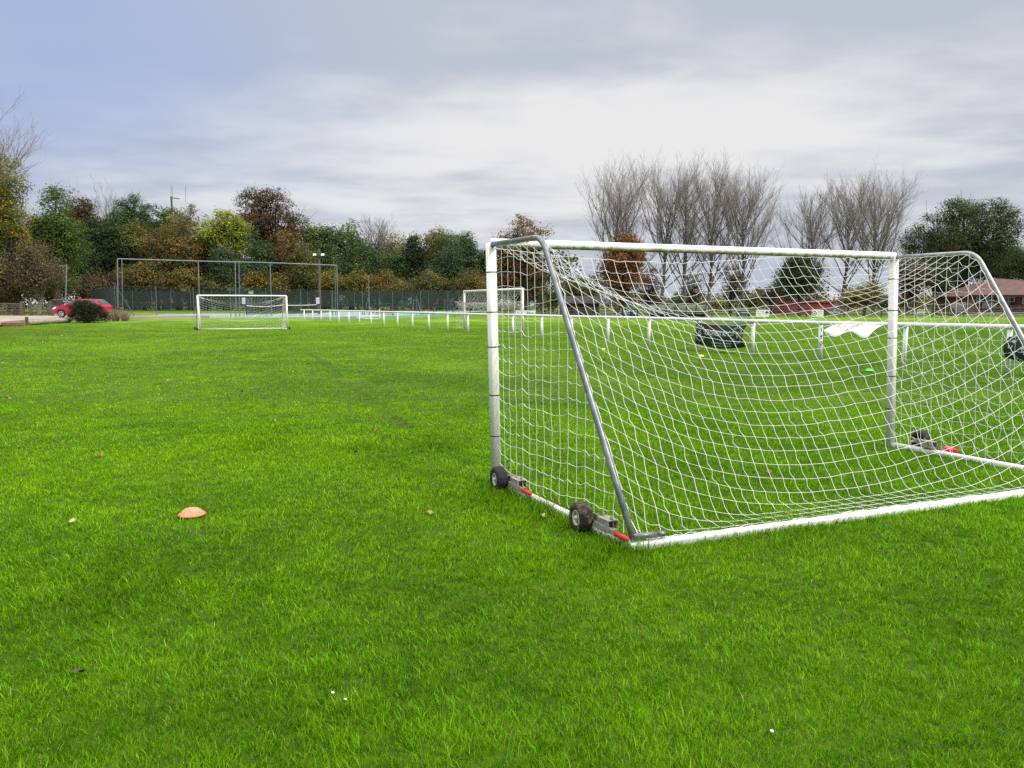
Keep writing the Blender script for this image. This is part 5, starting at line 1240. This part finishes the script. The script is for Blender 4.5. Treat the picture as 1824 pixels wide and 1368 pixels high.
    for s in (-1, 1):
        b = MB(); b.box(c + Vector((0, s * .72, .44)), (1.8, .25, .04)); b.build('seat', M['tantable'], root)
        b = MB(); b.tube([c + Vector((s * .65, -.25, .72)), c + Vector((s * .65, -.7, 0))], .05, 4); b.tube([c + Vector((s * .65, .25, .72)), c + Vector((s * .65, .7, 0))], .05, 4); b.box(c + Vector((s * .65, 0, .40)), (.06, 1.6, .09)); b.build('leg', M['browntable'], root)
    c = G(672, 569); root = thing('toppled_bench', 'white bench lying toppled in the gap before the right court', 'bench', c)
    b = MB(); b.box(c + Vector((-1.05, .1, .12)), (2.2, .5, .05), rot=Matrix.Rotation(.06, 3, 'Y')); b.box(c + Vector((-.9, .35, .35)), (2.1, .05, .10)); b.build('seat', M['board'], root)
    for dx_, tl in ((.05, .0), (-.55, .75)): b = MB(); b.box(c + Vector((dx_ + .15, .3, .55)), (.09, .09, 1.0 - tl * .15), rot=Matrix.Rotation(tl, 3, 'Y')); b.build('leg', M['board'], root)
    c = Vector((xl(205.5, 69.5), 69.5, .22)); root = thing('storage_bin', 'black lidded bin between the rounded shrub and the court corner', 'bin', c)
    b = MB(); b.box(c + Vector((0, 0, .5)), (.72, .6, 1.0), taper=1.06); b.build('tub', M['black'], root); b = MB(); b.box(c + Vector((0, 0, 1.03)), (.84, .7, .07)); b.tube([c + Vector((-.38, -.36, 1.05)), c + Vector((.38, -.36, 1.05))], .03, 6); b.build('lid', M['screen'], root)
    # aerial mast far behind the wood
    Y = 158; b0, t0 = Vector((xl(317, Y), Y, 0.3)), P(332, 340, Y); root = thing('aerial_mast', 'antenna mast with two thin whips above the left wood', 'mast', b0)
    b = MB(); b.tube([b0, Vector((b0.x, Y, P(316, 350, Y).z))], .2, 8); b.build('tower', M['slate'], root)
    b = MB(); b.tube([Vector((xl(315, Y), Y, P(0, 352, Y).z)), Vector((xl(331, Y), Y, P(0, 354, Y).z))], .10, 6); b.build('arm', M['slate'], root)
    for u, v0, v1 in ((304.5, 329, 352), (307, 333, 354), (330.5, 331, 355)): b = MB(); b.tube([P(u, v0, Y), P(u, v1 + 6, Y)], .035, 5); b.build('whip', M['slate'], root)
court_bits()

# ------------------------------------------------------------------ right: fence, boards, dugouts, sheds, pavilion
post_rail('timber_fence', 'long dark timber post and rail fence along the far side of the pitch', [(xl(690, 101), 101, .1), (xl(900, 96), 96, 0), (xl(1100, 92.5), 92.5, 0), (xl(1400, 92.5), 92.5, 0), (xl(1600, 95), 95, 0), (xl(1850, 99), 99, 0)], 1.18, (0.42, 0.80, 1.12), 2.35, M['darkwood'], pw=.11, rw=.075)
def board(label, u0, u1, v0, v1, Y, m, draw, legs=True, group='boards on the far fence'):
    a, c = P(u0, v0, Y), P(u1, v1, Y); wd, ht = c.x - a.x, a.z - c.z; mid = (a + c) / 2
    root = thing('advertising_board', label, 'board', (mid.x, Y, 0), group)
    b = MB(); b.box(mid, (wd, .03, ht)); bd = b.build('panel', m, root)
    if legs:
        for s in (-1, 1): b = MB(); b.box((mid.x + s * wd * .46, Y + .05, c.z / 2 + .2), (.06, .06, c.z + .4)); b.build('leg', M['darkwood'], root)
    def txt(s, x, y, h, ink, fit=None, sx=1.0):
        vs, fs = text_geo(s, h); k = sx
        if fit: k = fit / (max(v[0] for v in vs) - min(v[0] for v in vs))
        t = MB(); t.add([mid + Vector((x * wd + q[0] * k, -.022, y * ht + q[1])) for q in vs], fs); t.build('lettering', M[ink], bd)
    def rect(x, y, w_, h_, ink):
        t = MB(); t.box(mid + Vector((x * wd, -.019, y * ht)), (w_ * wd, .008, h_ * ht)); t.build('stripe', M[ink], bd)
    def disc(x, y, r, ink, r0=0.0):
        t = MB(); t.lathe([(max(r0, .0001), .0), (r, .0)], mid + Vector((x * wd, -.024, y * ht)), (0, -1, 0), 18); t.build('emblem', M[ink], bd)
    draw(txt, rect, disc, wd, ht)
def d1(txt, rect, disc, w_, h): txt('Pitt', .22, .12, h * .62, 'ink', w_ * .34); txt('Shed', -.28, .15, h * .5, 'blueink', w_ * .34); rect(.2, -.30, .4, .05, 'greyink'); rect(-.27, -.3, .3, .05, 'blueink')
def d2(txt, rect, disc, w_, h):
    txt('SGM', -.26, .22, h * .34, 'printwhite', w_ * .40); rect(-.25, -.04, .38, .03, 'printwhite')
    for k in range(3): rect(.26, .30 - .16 * k, .30 - .05 * k, .05, 'printwhite')
    rect(.03, 0, .015, 1.0, 'black'); rect(-.25, -.3, .36, .3, 'slate')
def d3(txt, rect, disc, w_, h): rect(0, .42, 1.0, .10, 'lime'); txt('GARAGE', .12, .10, h * .28, 'printwhite', w_ * .6); rect(.1, -.25, .5, .08, 'greyink'); disc(-.36, .0, h * .17, 'blueink')
def d4(txt, rect, disc, w_, h):
    txt('TREE CARE', -.16, .24, h * .20, 'teal', w_ * .52); rect(-.16, -.05, .5, .05, 'greyink'); rect(-.16, -.25, .44, .05, 'greyink'); disc(.31, .18, h * .16, 'teal'); disc(.39, .12, h * .13, 'teal'); disc(.24, .10, h * .12, 'teal'); rect(.32, -.2, .03, .35, 'teal')
def d5(txt, rect, disc, w_, h):
    disc(-.28, 0, h * .36, 'ink', h * .26); disc(-.28, 0, h * .13, 'red'); txt('TEA AT', .20, .20, h * .20, 'greyink', w_ * .42); rect(.2, -.08, .4, .05, 'greyink'); rect(.2, -.25, .34, .05, 'greyink')
def d6(txt, rect, disc, w_, h): txt('kingshome', 0, .02, h * .26, 'printwhite', w_ * .82); rect(0, -.18, .5, .04, 'greyink'); rect(0, .27, .14, .08, 'printwhite')
board('white board with bold navy lettering behind the right post of the big goal', 919, 954, 553, 568.5, 94, M['board'], d1)
board('two panel navy board with white lettering left of the dugouts', 1109.5, 1137, 550.5, 566, 91.5, M['navy'], d2)
board('dark board with a lime top stripe right of the dugouts', 1312, 1335, 552, 564.5, 92.0, M['navy'], d3)
board('white board with a teal tree emblem on the far fence', 1347, 1370, 552, 564.2, 92.0, M['board'], d4)
board('white board with a round badge before the maroon shed', 1446, 1466.5, 552, 564, 92.4, M['board'], d5)
board('slate grey board with white lettering and crown at the end of the maroon shed', 1476, 1497.5, 549, 563, 92.8, M['slate'], d6)
def paint(o, c=(0.62, 0.61, 0.56, 1)):
    at = o.data.attributes.new('Col', 'FLOAT_COLOR', 'POINT'); at.data.foreach_set('color', list(c) * len(o.data.vertices)); return o
def dugout(label, u0, u1, Y):
    x0, x1 = xl(u0, Y), xl(u1, Y); h = P(0, 542, Y).z; root = thing('team_dugout', label, 'dugout', ((x0 + x1) / 2, Y, 0), 'team dugouts')
    prof = [(-.05, .05), (0.02, .5), (.10, .9), (.28, 1.3), (.55, h - .12), (.95, h), (1.15, h)]
    prof = [(1.15 - y, z) for y, z in prof]           # curved back away from the pitch is at +y; mouth faces the pitch
    n = 3; bay = (x1 - x0) / n
    b = MB(); b.grid(lambda s, t: (lambda q: (x0 + (x1 - x0) * s, Y + prof[q][0], prof[q][1]))(min(6, int(round(t * 6)))), 6, 6, thick=.012); paint(b.build('shell', M['poly'], root, True))
    for s in (0, 1):
        b = MB(); x = x0 + (x1 - x0) * s; b.prism([(x, Y + y, z) for y, z in prof] + [(x, Y + .05, .05)], (.012, 0, 0)); paint(b.build('end_panel', M['poly'], root))
    for k in range(n + 1):
        b = MB(); b.tube([(x0 + bay * k, Y + y - .02, z) for y, z in prof], .045, 6); b.build('rib', M['black'], root)
    for z in (.62, 1.15): b = MB(); b.tube([(x0, Y + 1.05, z), (x1, Y + 1.05, z)], .03, 6); b.build('crossbar', M['black'], root)
    b = MB(); b.tube([(x0, Y, h), (x1, Y, h)], .045, 6); b.build('front_bar', M['black'], root)
    b = MB(); b.box(((x0 + x1) / 2, Y + .75, .40), (x1 - x0 - .1, .36, .06)); b.box(((x0 + x1) / 2, Y + .8, .20), (x1 - x0 - .3, .06, .38)); b.build('bench', M['black'], root)
dugout('cloudy plastic team dugout with black ribs, left of the pair', 1157, 1204, 90.0)
dugout('cloudy plastic team dugout with black ribs, right of the pair', 1207, 1259, 89.8)
def sheds():
    Y = 112; x0, x1 = xl(1008, Y), xl(1066, Y); root = thing('barn', 'low black timber barn behind the fence left of the navy board', 'barn', ((x0 + x1) / 2, Y, 0)); e, r = P(0, 541, Y).z, P(0, 529, Y).z
    b = MB(); b.box(((x0 + x1) / 2, Y + 2.5, e / 2), (x1 - x0, 5, e)); b.build('wall', M['shed'], root)
    b = MB(); b.prism([(x0 - .3, Y - .35, e - .05), (x0 - .3, Y + 2.5, r), (x0 - .3, Y + 5.35, e - .05), (x0 - .3, Y + 5.35, e + .10), (x0 - .3, Y + 2.5, r + .16), (x0 - .3, Y - .35, e + .10)], (x1 - x0 + .6, 0, 0)); b.build('roof', M['shed'], root)
    for k in (.3, .7): b = MB(); b.box((x0 + (x1 - x0) * k, Y - .03, 1.0), (.9, .05, 1.9)); b.build('door', M['darkwood'], root)
    Y = 116; x0, x1 = xl(1384, Y), xl(1481, Y); xe = xl(1492, Y); h = P(0, 537.5, Y).z; root = thing('storage_shed', 'long maroon sheet metal shed with grey end door behind the fence', 'shed', ((x0 + x1) / 2, Y, 0)); b = MB(); n = 60
    pts = [(x0 + (x1 - x0) * k / n, Y - (.05 if k % 2 else 0), 0) for k in range(n + 1)]
    b.add([Vector(p) + Vector((0, 0, z)) for z in (0.1, h - .12) for p in pts], [(k, k + 1, n + 2 + k, n + 1 + k) for k in range(n)]); b.box(((x0 + x1) / 2, Y + 1.3, h / 2), (x1 - x0, 2.5, h - .24)); b.build('wall', M['maroon'], root)
    b = MB(); b.box(((x0 + x1) / 2, Y + 1.2, h - .06), (x1 - x0 + .1, 2.8, .12)); b.build('roof', M['maroon'], root)
    b = MB(); b.box(((x1 + xe) / 2, Y + 1.2, h / 2 - .1), (xe - x1, 2.4, h - .2)); en = b.build('end_bay', M['brickwall'], root); b = MB(); b.box(((x1 + xe) / 2, Y - .03, h * .62), ((xe - x1) * .6, .06, .8)); b.build('door', M['skip'], en)
    b = MB(); xr = xl(1389, Y - .3)
    for s in (-.35, .35): b.box((xr + s, Y - .35, .9), (.06, .06, 1.7))
    for k in range(5): b.box((xr, Y - .35, .3 + .3 * k), (.7, .05, .05))
    b.build('ladder_rack', M['black'], root)
    Y = 100; c = Vector((xl(1636, Y), Y, 0.1)); root = thing('slatted_barrier', 'low white slatted barrier by the fence right of the goal post', 'barrier', c)
    for k in range(2): b = MB(); b.box(c + Vector((0, 0, .32 + .34 * k)), (1.25, .04, .22)); b.build('slat', M['board'], root)
    for s in (-.5, .5): b = MB(); b.box(c + Vector((s, .05, .4)), (.06, .06, .8)); b.build('leg', M['board'], root)
    Y = 104; c = Vector((xl(1704, Y), Y, .1)); root = thing('grey_skip', 'grey sloping steel skip left of the pavilion', 'skip', c)
    b = MB(); b.prism([c + Vector((-.75, -.6, .35)), c + Vector((.6, -.6, .35)), c + Vector((.6, -.6, 1.75)), c + Vector((-.35, -.6, 1.75)), c + Vector((-.95, -.6, .9))], (0, 1.3, 0)); b.build('tub', M['skip'], root)
    for s in (-.5, .45): b = MB(); b.box(c + Vector((s, -.4, .16)), (.14, .3, .36)); b.build('foot', M['black'], root)
sheds()
def pavilion():
    Y = 106.0; x = lambda u: xl(u, Y); z = lambda v: P(0, v, Y).z
    x0, x1 = x(1720), x(1885); ez = z(526); rz_ = z(498.5); fl = z(556); root = thing('pavilion', 'brick sports pavilion with a hipped clay tile roof and white windows at the right edge', 'pavilion', ((x0 + x1) / 2, Y, 0))
    b = MB(); b.box(((x0 + x1) / 2, Y + 4.5, (ez + fl) / 2 + .02), (x1 - x0, 9, ez - fl)); b.build('wall', M['brickwall'], root)
    ov = .45; ap = x(1798); ry0 = Y + 4.2; b = MB()
    f0, f1 = Vector((x0 - ov, Y - ov, ez - .1)), Vector((x1 + ov, Y - ov, ez - .1)); r0, r1 = Vector((x0 - ov, Y + 9.4, ez - .1)), Vector((x1 + ov, Y + 9.4, ez - .1))
    pk, pk2 = Vector((ap, ry0, rz_ + .35)), Vector((ap + 4, ry0 + .6, rz_ + .15))
    dz_ = Vector((0, 0, -.14))
    b.add([f0, f1, r1, r0, pk, pk2, f0 + dz_, f1 + dz_, r1 + dz_, r0 + dz_], [(0, 1, 5, 4), (1, 2, 5), (2, 3, 4, 5), (3, 0, 4), (6, 7, 1, 0), (7, 8, 2, 1), (8, 9, 3, 2), (9, 6, 0, 3), (9, 8, 7, 6)]); rf = b.build('roof', M['tile'], root)
    for q in (f0, f1): b = MB(); b.tube([q + Vector((0, 0, .03)), (pk if q is f0 else pk2) + Vector((0, 0, .03))], .085, 6); b.build('ridge', M['ridge'], rf)
    def win(u0, u1, v0, v1, mull, name='window'):
        a, c = x(u0), x(u1); t, bt = z(v0), z(v1); m = MB(); y = Y - .05
        for xx in (a, c): m.box((xx, y, (t + bt) / 2), (.09, .08, t - bt + .09))
        for zz in (t, bt): m.box(((a + c) / 2, y, zz), (c - a - .09, .08, .09))
        for k in range(1, mull): m.box((a + (c - a) * k / mull, y, (t + bt) / 2), (.06, .07, t - bt - .09))
        wf = m.build(name, M['board'], root); g = MB(); g.box(((a + c) / 2, y + .035, (t + bt) / 2), (c - a - .05, .02, t - bt - .05)); g.build('pane', M['glass'], wf)
        g = MB(); g.box(((a + c) / 2, y - .005, bt + (t - bt) * .6), (c - a - .1, .04, .035)); g.build('glazing_bar', M['board'], wf)
    win(1779, 1801, 529.5, 550, 2, 'french_door'); win(1735, 1741, 531, 541, 1); win(1752, 1763, 530, 541, 2); win(1816, 1832, 530, 541, 3); win(1845, 1865, 530, 541, 3)
    for u in (1722, 1764, 1810, 1852): b = MB(); b.box((x(u), Y - 1.6, (ez + fl) / 2), (.13, .13, ez - fl)); b.build('veranda_post', M['wood'], root)
    b = MB(); b.box(((x0 + x1) / 2, Y - 1.55, ez - .16), (x1 - x0 + .5, .1, .14)); b.box(((x0 + x1) / 2, Y - .9, ez + .02), (x1 - x0 + .8, 1.7, .06)); b.build('veranda_roof', M['tile'], root)
    b = MB(); b.box(((x0 + x1) / 2, Y - 1.0, fl - .12), (x1 - x0 + 1, 2.2, .2)); b.build('deck', M['concrete'], root)
    b = MB(); yy = Y - 2.05
    for zz in (.25, .55, .85): b.box(((x0 + x1) / 2, yy, fl + zz), (x1 - x0 + 1, .05, .06))
    for k in range(12): b.box((x0 + (x1 - x0) * k / 11, yy + .04, fl + .4), (.08, .05, .95))
    b.build('railing', M['wood'], root)
    b = MB(); b.box(((x0 + x1) / 2 - 1, Y - 2.5, fl - .35), (x1 - x0 + 3, .5, .22)); b.build('step', M['concrete'], root)
    b = MB(); b.box((x(1744), Y - 1.75, z(545)), (1.9, .05, .75)); nb_ = b.build('notice', M['slate'], root)
    b = MB(); b.box((x(1802), Y - .12, z(545)), (.5, .06, 1.1)); b.build('door', M['navy'], root)
    b = MB(); b.box((x(1726), Y - .04, z(544)), (.85, .05, 1.7)); b.build('door', M['tantable'], root)
pavilion()
